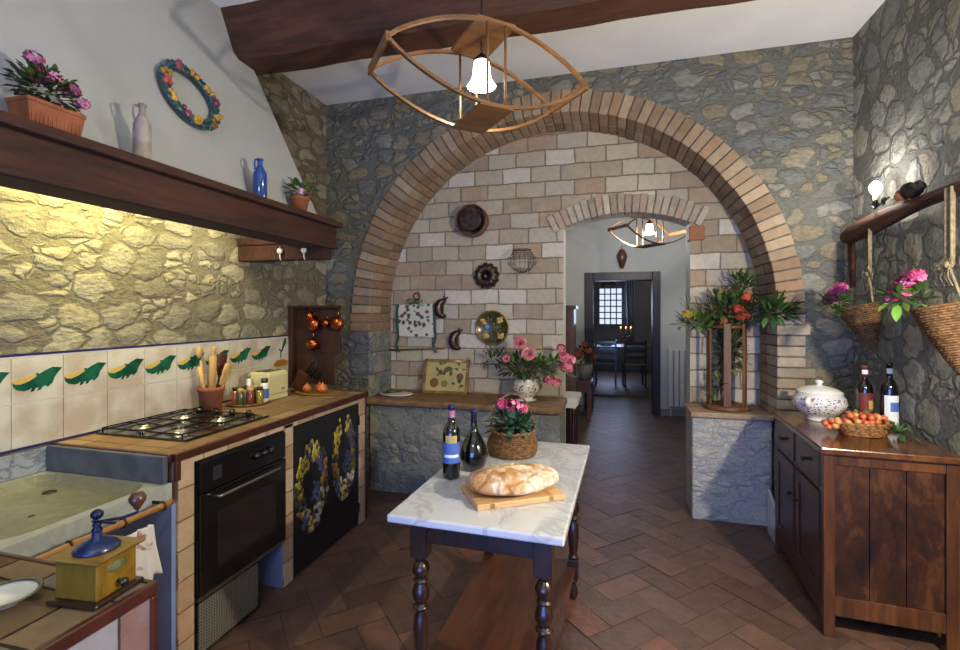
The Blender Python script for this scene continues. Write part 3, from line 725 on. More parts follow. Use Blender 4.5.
# towel rail
T = thing('towel_rail', 'bamboo towel rail along the front of the stone sink', 'towel rail', (-1.64,1.25,.74))
b = MB(); pts = [(-1.62,.96+.5*i/10,.745) for i in range(11)]; b.tube(pts,[.0105 if i%3 else .0125 for i in range(11)],10); b.build('rod', wood('bamboo','#6e4826','#8f6436','#a67c48','y',.4,6), T, world=True)
for y in (.99,1.10,1.27,1.42):
    b = MB(); b.tube([(-1.62+.016*math.cos(a),y,.745+.016*math.sin(a)) for a in [q*PI/6 for q in range(12)]],.0035,6,closed=True); b.build('ring', m_trimred, T, world=True)
for y in (1.0,1.44):
    b = MB(); b.tube([(-1.69,y,.745),(-1.62,y,.745)],.006,8); b.build('bracket', m_iron, T, world=True)
b = MB(); nx, nz = 22, 16; vs = []; fs = []
for j in range(nz+1):
    for i in range(nx+1):
        t = i/nx; s_ = j/nz; y = 1.312+(.075+.035*s_)*(t-.5)*2*.9; z = .715-.215*s_-.02*(abs(t-.35)+abs(t-.9))*(1-s_)*1.5
        vs.append((-1.615+.012*math.sin(t*19)*(.4+s_)+.004*math.sin(t*41+s_*4), y, z))
for j in range(nz):
    for i in range(nx): fs.append((j*(nx+1)+i,j*(nx+1)+i+1,(j+1)*(nx+1)+i+1,(j+1)*(nx+1)+i))
b.add(vs, fs, smooth=True)
t_ = NT('patterned_towel'); v = t_.obj(); n_ = t_.noise(v, 26, 3).outputs[0]; t_.link(t_.mix(t_.mrange(n_, .56, .68), lin('#cfcac8'), lin('#9a6464')), t_.b.inputs['Base Color']); t_.set(Roughness=.95)
b.build('dish_towel', t_.m, loc=(-1.615,1.312,.715), world=True, solid=.002, tagd=('white dish towel with faded red pattern hanging from the bamboo rail', 'towel'))

# ------------------------------------------------------------------ foreground counter with grinder
T = thing('foreground_counter', 'low tiled counter corner with brown edge in the left foreground', 'counter', (-1.7,.4,0))
FXR, FYB = -1.09, .943
b = MB(); b.box(XL+.002,-.6,0,FXR-.006,FYB-.006,.765); b.build('masonry_body', blockwall('foreground_tile',['#8c8a92','#84645f','#97949a','#7c5c58'],'#3c322c',.17,.26,axis='y',ms=.003,dist=.003,seed=.06,off=0,rrand=0,warp=.003), T, world=True)
b = MB(); b.box(XL+.002,-.6,.765,FXR-.014,FYB-.014,.798); b.build('worktop', blockwall('foreground_top_tile',['#6e5a40','#5f4c36','#7c7468','#574430','#806c50'],'#2a1f17',.17,.17,axis='z',ms=.004,dist=.003,seed=.08,off=0,rrand=0,warp=.004), T, world=True)
b = MB(); b.box(FXR-.015,-.6,.768,FXR,FYB,.802); b.box(XL+.002,FYB-.015,.768,FXR-.015,FYB,.802); b.box(FXR-.014,FYB-.018,0,FXR+.001,FYB+.001,.768)
b.build('edge_trim', m_trimred, T, world=True, bevel=.004)
m_gb = mat('dark_blue_metal','#10183a',None,rough=.4,metal=.3)
T = thing('coffee_grinder', 'yellow wooden box coffee grinder with blue metal dome on the foreground counter', 'coffee grinder', (-1.185,.865,.80), math.radians(6))
m_gy = wood('yellow_varnished_wood', '#5f4510', '#7e6018', '#8f7024', 'z', .35, 8, coat=.3)
b = MB(); b.box(-.068,-.064,0,.068,.064,.012); b.build('base', m_dark, T, bevel=.004)
b = MB(); b.box(-.056,-.052,.012,.056,.052,.095); b.build('box', m_gy, T, bevel=.003)
b = MB(); b.hexa([(-.062,-.058,.095),(.062,-.058,.095),(.062,.058,.095),(-.062,.058,.095),(-.072,-.068,.106),(.072,-.068,.106),(.072,.068,.106),(-.072,.068,.106)]); b.build('top_board', wood('grinder_top','#5c4413','#7c5e24','#8a6c32','x',.35,8), T, bevel=.003)
b = MB(); b.lathe([(.046,0),(.047,.004),(.040,.013),(.026,.021),(.012,.026),(.009,.045),(.001,.046)],(0,0,.106),28); b.build('dome', mat('blue_enamel','#16244a',None,rough=.3,coat=.4), T)
b = MB(); b.lathe([(.009,0),(.012,.006),(.007,.012),(.010,.018),(.008,.024),(.001,.026)],(0,0,.145),14); b.lathe([(.007,.0),(.013,.008),(.013,.016),(.006,.022),(.001,.024)],(0,0,.176),14); b.box(-.012,-.003,.168,.05,.003,.173)
b.tube([(.01,0,.171),(.05,.02,.175),(.066,.045,.178),(.066,.045,.19)],.0035,6); ck = b.build('crank', m_gb, T)
b = MB(); b.lathe([(.006,0),(.009,.006),(.018,.02),(.019,.03),(.013,.04),(.001,.043)],(.066,.045,.186),16); b.build('knob', mat('brown_knob','#4c2c20',None,rough=.3,coat=.4), ck)
b = MB(); b.box(.056,-.04,.02,.059,.04,.05); dr = b.build('drawer', m_gy, T, bevel=.001)
b = MB(); b.M = Matrix.Translation((.059,0,.034)) @ Matrix.Rotation(PI/2,4,'Y'); b.lathe([(.004,0),(.004,.006),(.010,.012),(.009,.02),(.001,.023)],n=14); b.build('knob', m_black, dr)
b = MB(); b.M = Matrix.Translation((.056,0,.072)) @ Matrix.Rotation(PI/2,4,'Y') ; b.ball((0,0,0),.02,20,6,sx=.62,sz=.06,sy=1.25); b.build('oval_label', mat('oval_label','#6a7048','#4d5a42',60,.5), T)
T = thing('dish', 'green-rimmed white dish at the left edge of the foreground counter', 'dish', (-1.345,.775,.80))
b = MB(); b.lathe([(.03,0),(.034,.004),(.052,.016),(.066,.022),(.067,.024),(.05,.019),(.03,.008),(.001,.007)],n=32); b.build('plate', m_white, T)
b = MB(); b.tube([(.0635*math.cos(a),.0635*math.sin(a),.0235) for a in [q*PI/16 for q in range(32)]],.005,6,closed=True,flat=(1,.3)); b.build('rim', mat('green_rim','#4c5a48',None,rough=.3), T)

# ------------------------------------------------------------------ arch ledge and pedestal
T = thing('stone_ledge', 'grey rubble stone ledge inside the brick arch left of the doorway', 'ledge', (-1.15,3.8,0))
b = MB(); b.box(CX-RA+.009,3.60,0,-.372,YN-.002,.722); b.build('stone_base', m_stone_ledge, T, world=True)
b = MB(); nn = 20
vs = []; fs = []; lr = random.Random(6)
for i in range(nn+1):
    x = CX-RA+.009+(1.941-.009-.355)*i/nn; j = lr.uniform(-.006,.006)
    vs += [(x,3.535+j,.722),(x,3.53+j,.745),(x,3.545+j,.763),(x,YN-.002,.765),(x,YN-.002,.722)]
for i in range(nn):
    for k in range(5): fs.append((i*5+k,i*5+(k+1)%5,i*5+5+(k+1)%5,i*5+5+k))
fs += [(0,1,2,3,4),tuple(nn*5+k for k in (4,3,2,1,0))]
b.add(vs, fs); b.build('ledge_top', mat('worn_brick_slab','#8a6a4a','#6d5238',14,.7,bump=.5,bscale=30), T, world=True)
T = thing('stone_pedestal', 'low whitewashed stone pedestal right of the doorway, plant stand on top', 'pedestal', (.80,3.85,0))
b = MB(); b.box(.55,3.69,0,1.055,YN-.002,.73); b.build('stone_base', m_stone_ped, T, world=True, bevel=.012)
b = MB(); b.box(.535,3.655,.73,1.056,YN-.002,.768); b.build('slab', mat('pedestal_slab','#a88e74','#927a62',12,.75,bump=.4,bscale=30), T, world=True, bevel=.008)
b = MB(); b.hexa([(.985,3.36,0),(1.0,3.36,0),(1.02,3.62,0),(1.005,3.62,0),(.985,3.36,.22),(1.0,3.36,.22),(1.02,3.62,.285),(1.005,3.62,.285)])
b.build('leaning_board', m_white, loc=(1.0,3.5,0), world=True, bevel=.003, tagd=('small white board standing on the floor between pedestal and dark cabinet', 'board'))

# ------------------------------------------------------------------ wood cabinet right
CL = 3.35-2.51
T = thing('wooden_cabinet', 'dark brown wooden sideboard against the right stone wall', 'cabinet', (.925,2.515,0), math.radians(-3.2))
D, Hc = .49, .86
for (x,y) in ((0,0),(D-.045,0),(0,CL-.045),(D-.045,CL-.045)):
    b = MB(); b.box(x,y,0,x+.045,y+.045,Hc-.03); b.build('leg', m_cab, T, bevel=.003)
b = MB(); b.box(-.018,-.022,Hc-.03,D+.012,CL+.02,Hc); b.build('top', wood('cabinet_top_wood','#33190e','#573018','#704628','y',.25,5,coat=.5), T, bevel=.006)
for q in ((.07,.185),(Hc-.08,Hc-.03)):
    b = MB(); b.box(.045,.004,max(q[0],.10),D-.045,.022,q[1]); b.build('side_rail', m_cab, T, bevel=.002)
b = MB()
for i in range(3): w = (D-.09)/3; b.box(.045+w*i+.0015,.012,.185,.045+w*(i+1)-.0015,.024,Hc-.08)
b.build('side_panel', m_cabpanel, T, bevel=.002)
b = MB(); b.box(.01,CL-.022,.07,D-.01,CL-.01,Hc-.03); b.box(D-.02,.04,.07,D-.01,CL-.04,Hc-.03); b.box(.01,.02,.09,D-.01,CL-.02,.105); b.build('carcass', m_cabfront, T)
b = MB(); b.box(.004,.045,.07,.02,CL-.045,.15); b.box(.004,.045,Hc-.22,.02,CL-.045,Hc-.20); b.box(.004,CL/2-.02,.15,.02,CL/2+.02,Hc-.03); b.build('front_frame', m_cabfront, T, bevel=.002)
for k in range(2):
    ya, yb = (.048, CL/2-.022) if k == 0 else (CL/2+.022, CL-.048)
    b = MB(); b.box(-.004,ya,Hc-.198,.016,yb,Hc-.036); d = b.build('drawer', m_cabfront, T, bevel=.004)
    b = MB(); b.M = Matrix.Translation((-.004,(ya+yb)/2,Hc-.118)) @ Matrix.Rotation(-PI/2,4,'Y'); b.lathe([(.006,0),(.006,.008),(.014,.016),(.012,.024),(.001,.027)],n=14); b.build('knob', m_dark, d)
    b = MB(); b.box(.0,ya,.153,.016,yb,Hc-.223)
    b.box(-.006,ya,.153,.0,ya+.055,Hc-.223); b.box(-.006,yb-.055,.153,.0,yb,Hc-.223); b.box(-.006,ya+.055,.153,.0,yb-.055,.21); b.box(-.006,ya+.055,Hc-.28,.0,yb-.055,Hc-.223)
    d = b.build('door', m_cabfront, T, bevel=.003)
    yk = ya+.03 if k else yb-.03
    b = MB(); b.M = Matrix.Translation((-.006,yk,.48)) @ Matrix.Rotation(-PI/2,4,'Y'); b.lathe([(.005,0),(.005,.008),(.012,.014),(.010,.022),(.001,.025)],n=14); b.build('knob', m_dark, d)
ZCAB = Hc

# bottles
def wine_bottle(name, label, loc, h, r, foil, labs, rz=0, group=None, glass=None):
    T = thing(name, label, 'bottle', loc, rz, group)
    b = MB(); b.lathe([(.001,.006),(r*.7,.003),(r*.97,.0),(r,.008),(r,h*.60),(r*.97,h*.66),(r*.72,h*.715),(r*.44,h*.76),(r*.37,h*.82),(r*.35,h*.95),(r*.42,h*.955),(r*.42,h*.975),(r*.35,h*.98),(.001,h*.98)],n=36); b.build('glass_body', glass or m_wine, T)
    b = MB(); b.lathe([(r*.385,h*.80),(r*.375,h*.95),(r*.44,h*.955),(r*.44,h*.985),(r*.40,h),(.001,h)],n=24); b.build('foil', foil, T)
    for (z0,z1,rk,half,m,nm) in labs:
        b = MB(); vs=[]; fs=[]; n=16; rr_ = r*rk
        for i in range(n+1):
            a = -PI/2-half+2*half*i/n
            vs += [(rr_*math.cos(a),rr_*math.sin(a),h*z0),(rr_*math.cos(a),rr_*math.sin(a),h*z1)]
        for i in range(n): fs.append((2*i,2*i+2,2*i+3,2*i+1))
        b.add(vs,fs,smooth=True); b.build(nm, m, T)
    return T
wine_bottle('wine_bottle','tall dark wine bottle with blue label on the marble table, left of the round flask',(-.655,1.93,.772),.305,.037,m_bluefoil,
  [(.22,.50,1.012,1.3,m_label_b,'label'),(.50,.60,1.012,.7,m_gold,'label_crest'),(.30,.34,1.02,.9,m_label_w,'label_lettering'),(.83,.93,.40,1.5,m_label_p,'neck_label')], rz=.3)
T = thing('round_wine_flask','round-bellied dark wine flask on the marble table beside the wicker basket','bottle',(-.592,2.055,.772))
b = MB(); b.lathe([(.001,.004),(.03,0),(.045,.006),(.058,.035),(.062,.065),(.056,.10),(.040,.135),(.022,.165),(.014,.19),(.0125,.25),(.015,.252),(.015,.262),(.001,.263)],n=36); b.build('glass_body', m_wine, T)
b = MB(); b.lathe([(.0138,.225),(.0135,.25),(.0165,.252),(.0165,.264),(.001,.268)],n=20); b.build('foil', m_bluefoil, T)
wine_bottle('wine_bottle','dark wine bottle with dark red label on the cabinet, beside the tureen',(1.30,3.02,ZCAB),.325,.037,m_label_r,
  [(.12,.56,1.012,1.4,m_label_r,'label'),(.30,.44,1.02,.35,m_gold,'label_emblem'),(.86,.93,.42,1.6,m_label_w,'neck_label')], rz=.45)
wine_bottle('wine_bottle','dark wine bottle with large white label on the cabinet next to the wall',(1.392,2.98,ZCAB),.345,.038,m_wine,
  [(.08,.52,1.012,1.4,m_label_w,'label'),(.28,.42,1.02,.75,m_label_b,'label_print'),(.84,.92,.42,1.6,m_label_w,'neck_label')], rz=.45)
# tureen
T = thing('soup_tureen','white lidded ceramic soup tureen with dotted floral pattern on the cabinet','tureen',(1.13,3.13,ZCAB),.9); T.scale = (1.22,1.22,1.1)
t_ = NT('floral_dots'); v = t_.obj(); vo = t_.add('ShaderNodeTexVoronoi'); vo.inputs['Scale'].default_value = 88; t_.link(v, vo.inputs['Vector'])
sx_ = t_.add('ShaderNodeSeparateXYZ'); t_.link(v, sx_.inputs[0])
band = t_.math('MULTIPLY', t_.math('LESS_THAN', vo.outputs['Distance'], .36), t_.math('MULTIPLY', t_.math('GREATER_THAN', sx_.outputs[2], .035), t_.math('LESS_THAN', sx_.outputs[2], .125)))
dc = t_.ramp(vo.outputs['Color'], [(0,'#5a5a86'),(.4,'#9a5a70'),(.7,'#6a7a6a')], 'CONSTANT')
t_.link(t_.mix(band, lin('#d9d8d4'), dc), t_.b.inputs['Base Color']); t_.set(Roughness=.18, Coat_Weight=.4)
b = MB(); b.lathe([(.05,0),(.052,.008),(.045,.016),(.075,.035),(.10,.065),(.108,.09),(.102,.118),(.09,.135),(.094,.142)],n=40); b.build('bowl', t_.m, T)
b = MB(); b.lathe([(.094,.142),(.09,.15),(.07,.163),(.04,.174),(.015,.178),(.009,.184),(.016,.192),(.017,.20),(.01,.206),(.001,.207)],n=36); b.build('lid', m_white, T)
for s_ in (-1,1):
    b = MB(); b.tube([(s_*.095,0,.118),(s_*.125,0,.128),(s_*.138,0,.11),(s_*.128,0,.088),(s_*.102,0,.078)],[.007,.009,.009,.008,.006],8,flat=(1.4,1)); b.build('handle', m_white, T)

def wicker(b, prof, n=36, per=1, amp=.0028, rt=.0042, c=(0,0,0), sx=1, sy=1, col=None):
    """coiled weave: rows of waving strands over a thin inner wall"""
    for j, (r, z) in enumerate(prof):
        pts = []
        m = n*2
        for i in range(m):
            a = 2*PI*i/m; rr_ = r+amp*math.cos(PI*i+PI*j)
            pts.append((c[0]+sx*rr_*math.cos(a), c[1]+sy*rr_*math.sin(a), c[2]+z))
        b.tube(pts, rt, 5, closed=True)
def shell(b, prof, c=(0,0,0), n=32, sx=1, sy=1):
    o = len(b.v); b.lathe([(r-.003,z) for r,z in prof],(0,0,0),n,cap=False)
    for i in range(o,len(b.v)):
        q = b.v[i]; b.v[i] = Vector((c[0]+q.x*sx,c[1]+q.y*sy,c[2]+q.z))
    return b
GREEN = ['#31521f','#3f6a2a','#26421b','#557d35','#2f4a24']
def g(pal, rnd, k=1): c = lin(rnd.choice(pal)); q = rnd.uniform(.75,1.2)*k; return (c[0]*q,c[1]*q,c[2]*q,1)
def geranium(b, c, r, n, pal, rnd, fr=.011):
    for i in range(n):
        th = rnd.uniform(0,2*PI); ph = math.acos(rnd.uniform(-.5,1)); d = Vector((math.sin(ph)*math.cos(th),math.sin(ph)*math.sin(th),math.cos(ph)*.8))
        p = Vector(c)+d*r*rnd.uniform(.75,1); d.normalize(); s_ = d.cross(Vector((.3,.2,1))).normalized(); t2 = d.cross(s_); col = g(pal,rnd)
        for k in range(5):
            a = 2*PI*k/5+th; e = s_*math.cos(a)+t2*math.sin(a); q = d.cross(e)
            b.add([p, p+e*fr*.7-q*fr*.45+d*.001, p+e*fr*1.15+d*.003, p+e*fr*.7+q*fr*.45+d*.001], [(0,1,2,3)], col=col)
def rose(b, c, r, pal, rnd, d=(0,-.5,.8)):
    d = Vector(d).normalized(); s_ = d.cross(Vector((.1,.2,1))).normalized(); t2 = d.cross(s_)
    for ring, (k, rr_, tilt) in enumerate(((3,.28,.15),(5,.5,.4),(6,.75,.75),(7,1.0,1.1))):
        for i in range(k):
            a = 2*PI*i/k+ring*.6; e = s_*math.cos(a)+t2*math.sin(a); q = d.cross(e); col = g(pal,rnd)
            base = Vector(c); L = r*rr_
            dirv = (d*math.cos(tilt)+e*math.sin(tilt))
            w = L*.75+.2*r; h = r*.75
            p0 = base+e*(L*.25); p1 = p0+dirv*h*.6; p2 = p0+dirv*h+e*h*.12
            b.add([p0-q*w*.25,p0+q*w*.25,p1+q*w*.55,p2+q*w*.3,p2-q*w*.3,p1-q*w*.55],[(0,1,2,5),(5,2,3,4)],smooth=True,col=col)
def bush(b, c, rx, ry, rz, n, L, W, pal, rnd, up=.3):
    for i in range(n):
        th = rnd.uniform(0,2*PI); u = rnd.uniform(-.6,1); s_ = math.sqrt(1-u*u); d = Vector((s_*math.cos(th),s_*math.sin(th),u))
        k = rnd.uniform(.35,1); p = Vector(c)+Vector((d.x*rx*k,d.y*ry*k,d.z*rz*k)); dd = d+Vector((rnd.uniform(-.5,.5),rnd.uniform(-.5,.5),rnd.uniform(-.3,.3)+up))
        l = L*rnd.uniform(.6,1.2); b.leaf(p,dd,l,W*l/L*rnd.uniform(.8,1.2),col=g(pal,rnd),bend=rnd.uniform(0,.4))
PINK = ['#a8587c','#bc6c92','#8a4468','#c888a4']; HOT = ['#b31d4a','#c92c5c','#9c1840','#d85a80']; SALM = ['#e39a9a','#d87e82','#eab0ac','#cf6a70']

# fruit basket on cabinet
FB = (1.205,2.815,ZCAB)
T = thing('fruit_basket','low oval wicker basket of small orange fruit on the cabinet','basket',FB,math.radians(10))
b = MB(); prof = [(.085,.004+.0085*i) for i in range(1)]
prof = [(.078+.0042*i,.005+.0085*i) for i in range(7)]
wicker(b, prof, 22, amp=.003, rt=.0048, sx=1.25, sy=.8); shell(b, prof, sx=1.25, sy=.8)
b.lathe([(.078,.003),(.001,.003)],n=24,cap=False); b.build('basket_body', m_wicker_l, T)
b = MB()
for k in range(2): b.tube([(1.25*.106*math.cos(a),.8*.106*math.sin(a),.064+.003*math.sin(18*a+k*PI)) for a in [q*2*PI/72 for q in range(72)]],.0045,6,closed=True)
b.build('rim', m_wicker_l, T)
m_fr = [mat('orange_fruit','#d0824c','#b5502c',22,.35,coat=.2), mat('red_fruit','#a8382c','#c8693f',20,.35,coat=.2), mat('yellow_fruit','#d8b070','#cc8a4a',20,.35,coat=.2)]
fr0 = []
for m in m_fr:
    b = MB(); b.ball((0,0,0),.0160,12,8,sz=.92); b.lathe([(.002,.012),(.003,.0155),(.001,.016)],n=6)
    fr0.append(b)
fr = random.Random(12); pos = []; first = {}
tries = 0; cr, sr = math.cos(math.radians(10)), math.sin(math.radians(10))
while len(pos) < 42 and tries < 6000:
    tries += 1
    x = fr.uniform(-.118,.112); y = fr.uniform(-.072,.072); 
    if (x/.118)**2+(y/.074)**2 > 1: continue
    lay = 0 if len(pos) < 26 else 1
    z = .060+lay*.022+.012*(1-(x/.12)**2)
    if lay and (x/.09)**2+(y/.055)**2 > 1: continue
    if all((x-a)**2+(y-c)**2+(z-d)**2 > .0285**2 for a,c,d in pos): pos.append((x,y,z))
names = ['orange small round fruit heaped in the low oval basket on the cabinet','red small round fruit heaped in the low oval basket on the cabinet','yellow small round fruit heaped in the low oval basket on the cabinet']
def place_fruit(k, p, label, group):
    if k not in first:
        first[k] = fr0[k].build('small_fruit', m_fr[k], loc=p); o = first[k]
    else:
        o = first[k].copy(); COL.objects.link(o); o.location = p
    tag(o, label, 'fruit', group)
for (x,y,z) in pos:
    k = fr.choice((0,0,1,1,2)); place_fruit(k,(FB[0]+x*cr-y*sr,FB[1]+x*sr+y*cr,FB[2]+z),names[k],('orange','red','yellow')[k]+' fruit in the oval basket')
names2 = 'small round fruit in the bunch spilling over the left end of the oval basket'
for i,(dx,dy,dz) in enumerate(((-.138,.0,.06),(-.15,.022,.040),(-.142,-.024,.044),(-.162,-.004,.036),(-.150,-.01,.066),(-.164,.026,.052),(-.134,-.03,.066),(-.172,.008,.052))):
    k = (1,0,2,1,0,1,2,1)[i]; place_fruit(k,(FB[0]+dx*cr-dy*sr,FB[1]+dx*sr+dy*cr,FB[2]+dz),('orange','red','yellow')[k]+' '+names2,('orange','red','yellow')[k]+' fruit spilling from the basket')
b = MB(); bush(b,(0,0,0),.03,.03,.02,34,.06,.012,['#3f6a3a','#5a8a4a','#2f5230'],random.Random(5),up=-.1)
b.build('leafy_sprig', m_leaf, loc=(FB[0]+.115,FB[1]-.065,FB[2]+.03), tagd=('green leafy sprig at the right end of the oval fruit basket','sprig'))
b = MB(); bush(b,(0,0,0),.03,.02,.008,14,.04,.016,['#8aa04a','#6f8a3a'],random.Random(6),up=.1)
b.build('leafy_sprig', m_leaf, loc=(FB[0]-.01,FB[1]-.01,FB[2]+.098), tagd=('pale green leaves lying on top of the fruit in the oval basket','sprig'))

# ------------------------------------------------------------------ marble table
ZT_ = .77
T = thing('marble_table','marble-topped table with dark turned legs in the middle of the kitchen','table',(-.432,2.055,0),math.radians(-1.6))
TX, TY = .305, .545
b = MB(); b.box(-TX,-TY,ZT_-.028,TX,TY,ZT_); b.build('marble_top', m_marble, T, bevel=.006)
b = MB()
for (x0,y0,x1,y1) in ((-.22,-.475,.23,-.455),(-.22,.455,.23,.475),(-.235,-.45,-.215,.45),(.225,-.45,.245,.45)): b.box(x0,y0,.655,x1,y1,ZT_-.029)
b.build('apron', m_dark, T, bevel=.003)
lp = [(.024,.60),(.026,.594),(.016,.588),(.016,.582),(.023,.575),(.031,.558),(.031,.545),(.022,.525),(.018,.52),(.029,.512),(.018,.505),(.026,.49),(.032,.47),(.030,.45),(.020,.435),(.017,.43),(.029,.422),(.030,.416),(.018,.408),(.017,.40),(.026,.38),(.029,.34),(.025,.28),(.018,.235),(.016,.23),(.026,.222),(.026,.216),(.018,.21)]
for (x,y) in ((-.215,-.455),(.228,-.455),(-.215,.455),(.228,.455)):
    b = MB(); b.box(x-.03,y-.03,.60,x+.03,y+.03,ZT_-.029); b.lathe(lp,(x,y,0),24); b.box(x-.027,y-.027,.115,x+.027,y+.027,.21)
    b.lathe([(.001,0),(.014,0),(.022,.02),(.024,.045),(.015,.075),(.014,.085),(.022,.092),(.022,.10),(.015,.115)],(x,y,0),20); b.build('leg', m_dark, T, bevel=.003)
b = MB(); b.box(-.235,-.44,.155,.238,.50,.175); b.build('lower_shelf', m_shelf, T, bevel=.003)
# cutting board + bread
T = thing('cutting_board','pale wooden cutting board under the loaf on the marble table','cutting board',(-.372,1.81,ZT_+.001),math.radians(33))
b = MB(); b.box(-.172,-.112,0,.172,.112,.022); b.build('board', m_board, T, bevel=.003)
b = MB(); b.box(-.125,-.112,-.0003,-.105,.112,.0223); b.box(.105,-.112,-.0003,.125,.112,.0223); b.build('batten', wood('batten_wood','#a87c48','#c29660','#cda670','y',.55,9), T, bevel=.001)
t_ = NT('bread_crust'); v = t_.obj(); n1 = t_.noise(v, 9, 7, .62).outputs[0]; n2 = t_.noise(v, 40, 6, .7).outputs[0]
vo = t_.add('ShaderNodeTexVoronoi', feature='DISTANCE_TO_EDGE'); vo.inputs['Scale'].default_value = 11
nv = t_.noise(v, 14, 4); mx = t_.add('ShaderNodeVectorMath', operation='MULTIPLY_ADD'); t_.link(nv.outputs['Color'], mx.inputs[0]); mx.inputs[1].default_value = (.07,)*3; t_.link(v, mx.inputs[2]); t_.link(mx.outputs[0], vo.inputs['Vector'])
crack = t_.mrange(vo.outputs['Distance'], 0, .13, 1, 0)
c = t_.ramp(n1, [(.34,'#b07a44'),(.44,'#cf9f68'),(.52,'#e6cfaa'),(.64,'#eee2cf')]); c = t_.mix(t_.mrange(n2,.45,.7,0,.6), c, lin('#b98450'))
c = t_.mix(t_.math('MULTIPLY', crack, t_.mrange(n1,.4,.6,.55,.2)), c, lin('#a4652f'))
t_.link(c, t_.b.inputs['Base Color']); t_.set(Roughness=.85); t_.bump(t_.math('SUBTRACT', t_.math('ADD', n1, t_.math('MULTIPLY', n2, .6)), t_.math('MULTIPLY', crack, .35)), .9, .014)
b = MB(); n, m = 56, 28; vs = []; fs = []
def bn(a,u): return 1+.035*math.sin(3*a+1)+.025*math.sin(5*a+2.2)+.012*math.sin(9*a+u*4)
for j in range(m+1):
    ph = PI*j/m; rr_ = math.sin(ph)**.72; z = -math.cos(ph); zz = z*(.040 if z > 0 else .026)
    for i in range(n):
        a = 2*PI*i/n; k = bn(a,z)
        zf = zz*(1+.10*math.sin(2*a+.5)+.06*math.cos(4*a)) if z > 0 else zz
        cut = .007*max(0,1-abs(math.sin(a*1.0+.6)*rr_*.9-.25)*9)*(1 if z > .3 else 0)
        vs.append((.182*rr_*k*math.cos(a),.115*rr_*k*math.sin(a),.027+zf-cut))
for j in range(m):
    for i in range(n): fs.append((j*n+i,j*n+(i+1)%n,(j+1)*n+(i+1)%n,(j+1)*n+i))
b.add(vs, fs, smooth=True); b.M = None
o = b.build('bread_loaf', t_.m, loc=(-.368,1.80,ZT_+.025), rz=math.radians(30), tagd=('large rustic floury bread loaf on the cutting board','bread'))
o.scale = (1,1,1.25)
# flower basket on table
T = thing('flower_basket','round wicker basket with tall hoop handle planted with pink flowers on the marble table','basket',(-.475,2.335,ZT_+.001),.25)
b = MB(); prof = []
for i in range(13):
    t = i/12; prof.append((.098+.026*math.sin(PI*(.15+.8*t))*1.0-.012*t,.006+.0084*i))
wicker(b, prof, 26, amp=.0032, rt=.0052); shell(b, prof); b.lathe([(.11,.004),(.001,.004)],n=24,cap=False); b.build('basket_body', m_wicker, T)
b = MB()
for k in range(3): b.tube([(.104*math.cos(a),.104*math.sin(a),.112+.004*math.sin(16*a+k*2.1)+.003*k) for a in [q*2*PI/72 for q in range(72)]],.0045,6,closed=True)
b.build('rim', m_wicker, T)
b = MB()
for k in range(2): b.tube([(.108*math.cos(t),.004*math.sin(9*t+k*PI),.105+.19*math.sin(t)+.003*math.cos(9*t+k*PI)) for t in [PI*q/40 for q in range(41)]],.0042,6)
b.build('hoop_handle', m_wicker, T)
b = MB(); b.lathe([(.098,.098),(.001,.105)],n=20,cap=False); b.build('soil', m_soil, T)
b = MB(); bush(b,(0,0,.145),.095,.095,.065,180,.06,.036,['#33543c','#4a7354','#66896a','#26452f'],random.Random(2)); b.build('foliage', m_leaf, T)
rg = random.Random(3)
for (x,y,z,r) in ((.0,-.03,.24,.042),(-.05,-.01,.245,.032),(.045,-.02,.225,.03)):
    b = MB(); geranium(b,(x,y,z),r,46,HOT+['#e8a0b4'],rg,.012); b.tube([(x*.5,y*.5,.13),(x,y,z-.01)],.0025,5,mi=0,col=lin('#46704a')); b.build('flower_head', m_petal, T)

# ------------------------------------------------------------------ mantel items
ZM = 2.041
T = thing('flower_planter','small rectangular terracotta planter with pink flowers on the mantel','planter',(-1.745,1.12,ZM))
T.rotation_euler = (0,0,0)
b = MB(); b.hexa([(-.038,-.072,0),(.038,-.072,0),(.038,.072,0),(-.038,.072,0),(-.046,-.082,.075),(.046,-.082,.075),(.046,.082,.075),(-.046,.082,.075)])
for i in range(13): y = -.068+.136*i/12; b.box(.038,y-.002,.008,.0435,y+.002,.07)
b.build('box', m_terra, T)
b = MB(); b.box(-.049,-.085,.072,.049,.085,.086); b.build('rim', m_terra, T, bevel=.003)
b = MB(); b.box(-.043,-.078,.084,.043,.078,.088); b.build('soil', m_soil, T)
b = MB(); bush(b,(0,-.005,.135),.05,.09,.065,260,.033,.018,['#2c4421','#3d5a2c','#56702f','#6b3a4a'],random.Random(21)); b.build('foliage', m_leaf, T)
rg = random.Random(31)
for (x,y,z,r) in ((.02,-.05,.215,.024),(.03,.0,.175,.018),(.035,.045,.16,.026),(-.01,.075,.165,.022),(.0,-.02,.195,.016),(.04,.08,.125,.018)):
    b = MB(); geranium(b,(x,y,z),r,30,PINK,rg,.010); b.build('flower_head', m_petal, T)
def jug(name,label,loc,h,r,m,rz):
    T = thing(name,label,'bottle',loc,rz)
    b = MB(); b.lathe([(.001,.002),(r*.95,0),(r,.006),(r*1.02,h*.55),(r*.95,h*.66),(r*.6,h*.77),(r*.38,h*.84),(r*.36,h*.95),(r*.5,h*.97),(r*.5,h),(r*.3,h*.995),(r*.28,h*.8),(.001,h*.78)],n=28); b.build('body', m, T)
    b = MB(); b.tube([(r*.38,0,h*.95),(r*.85,0,h*.96),(r*.98,0,h*.88),(r*.9,0,h*.75),(r*.75,0,h*.70)],[.004]*5,8,flat=(1.4,1)); b.build('handle', m, T)
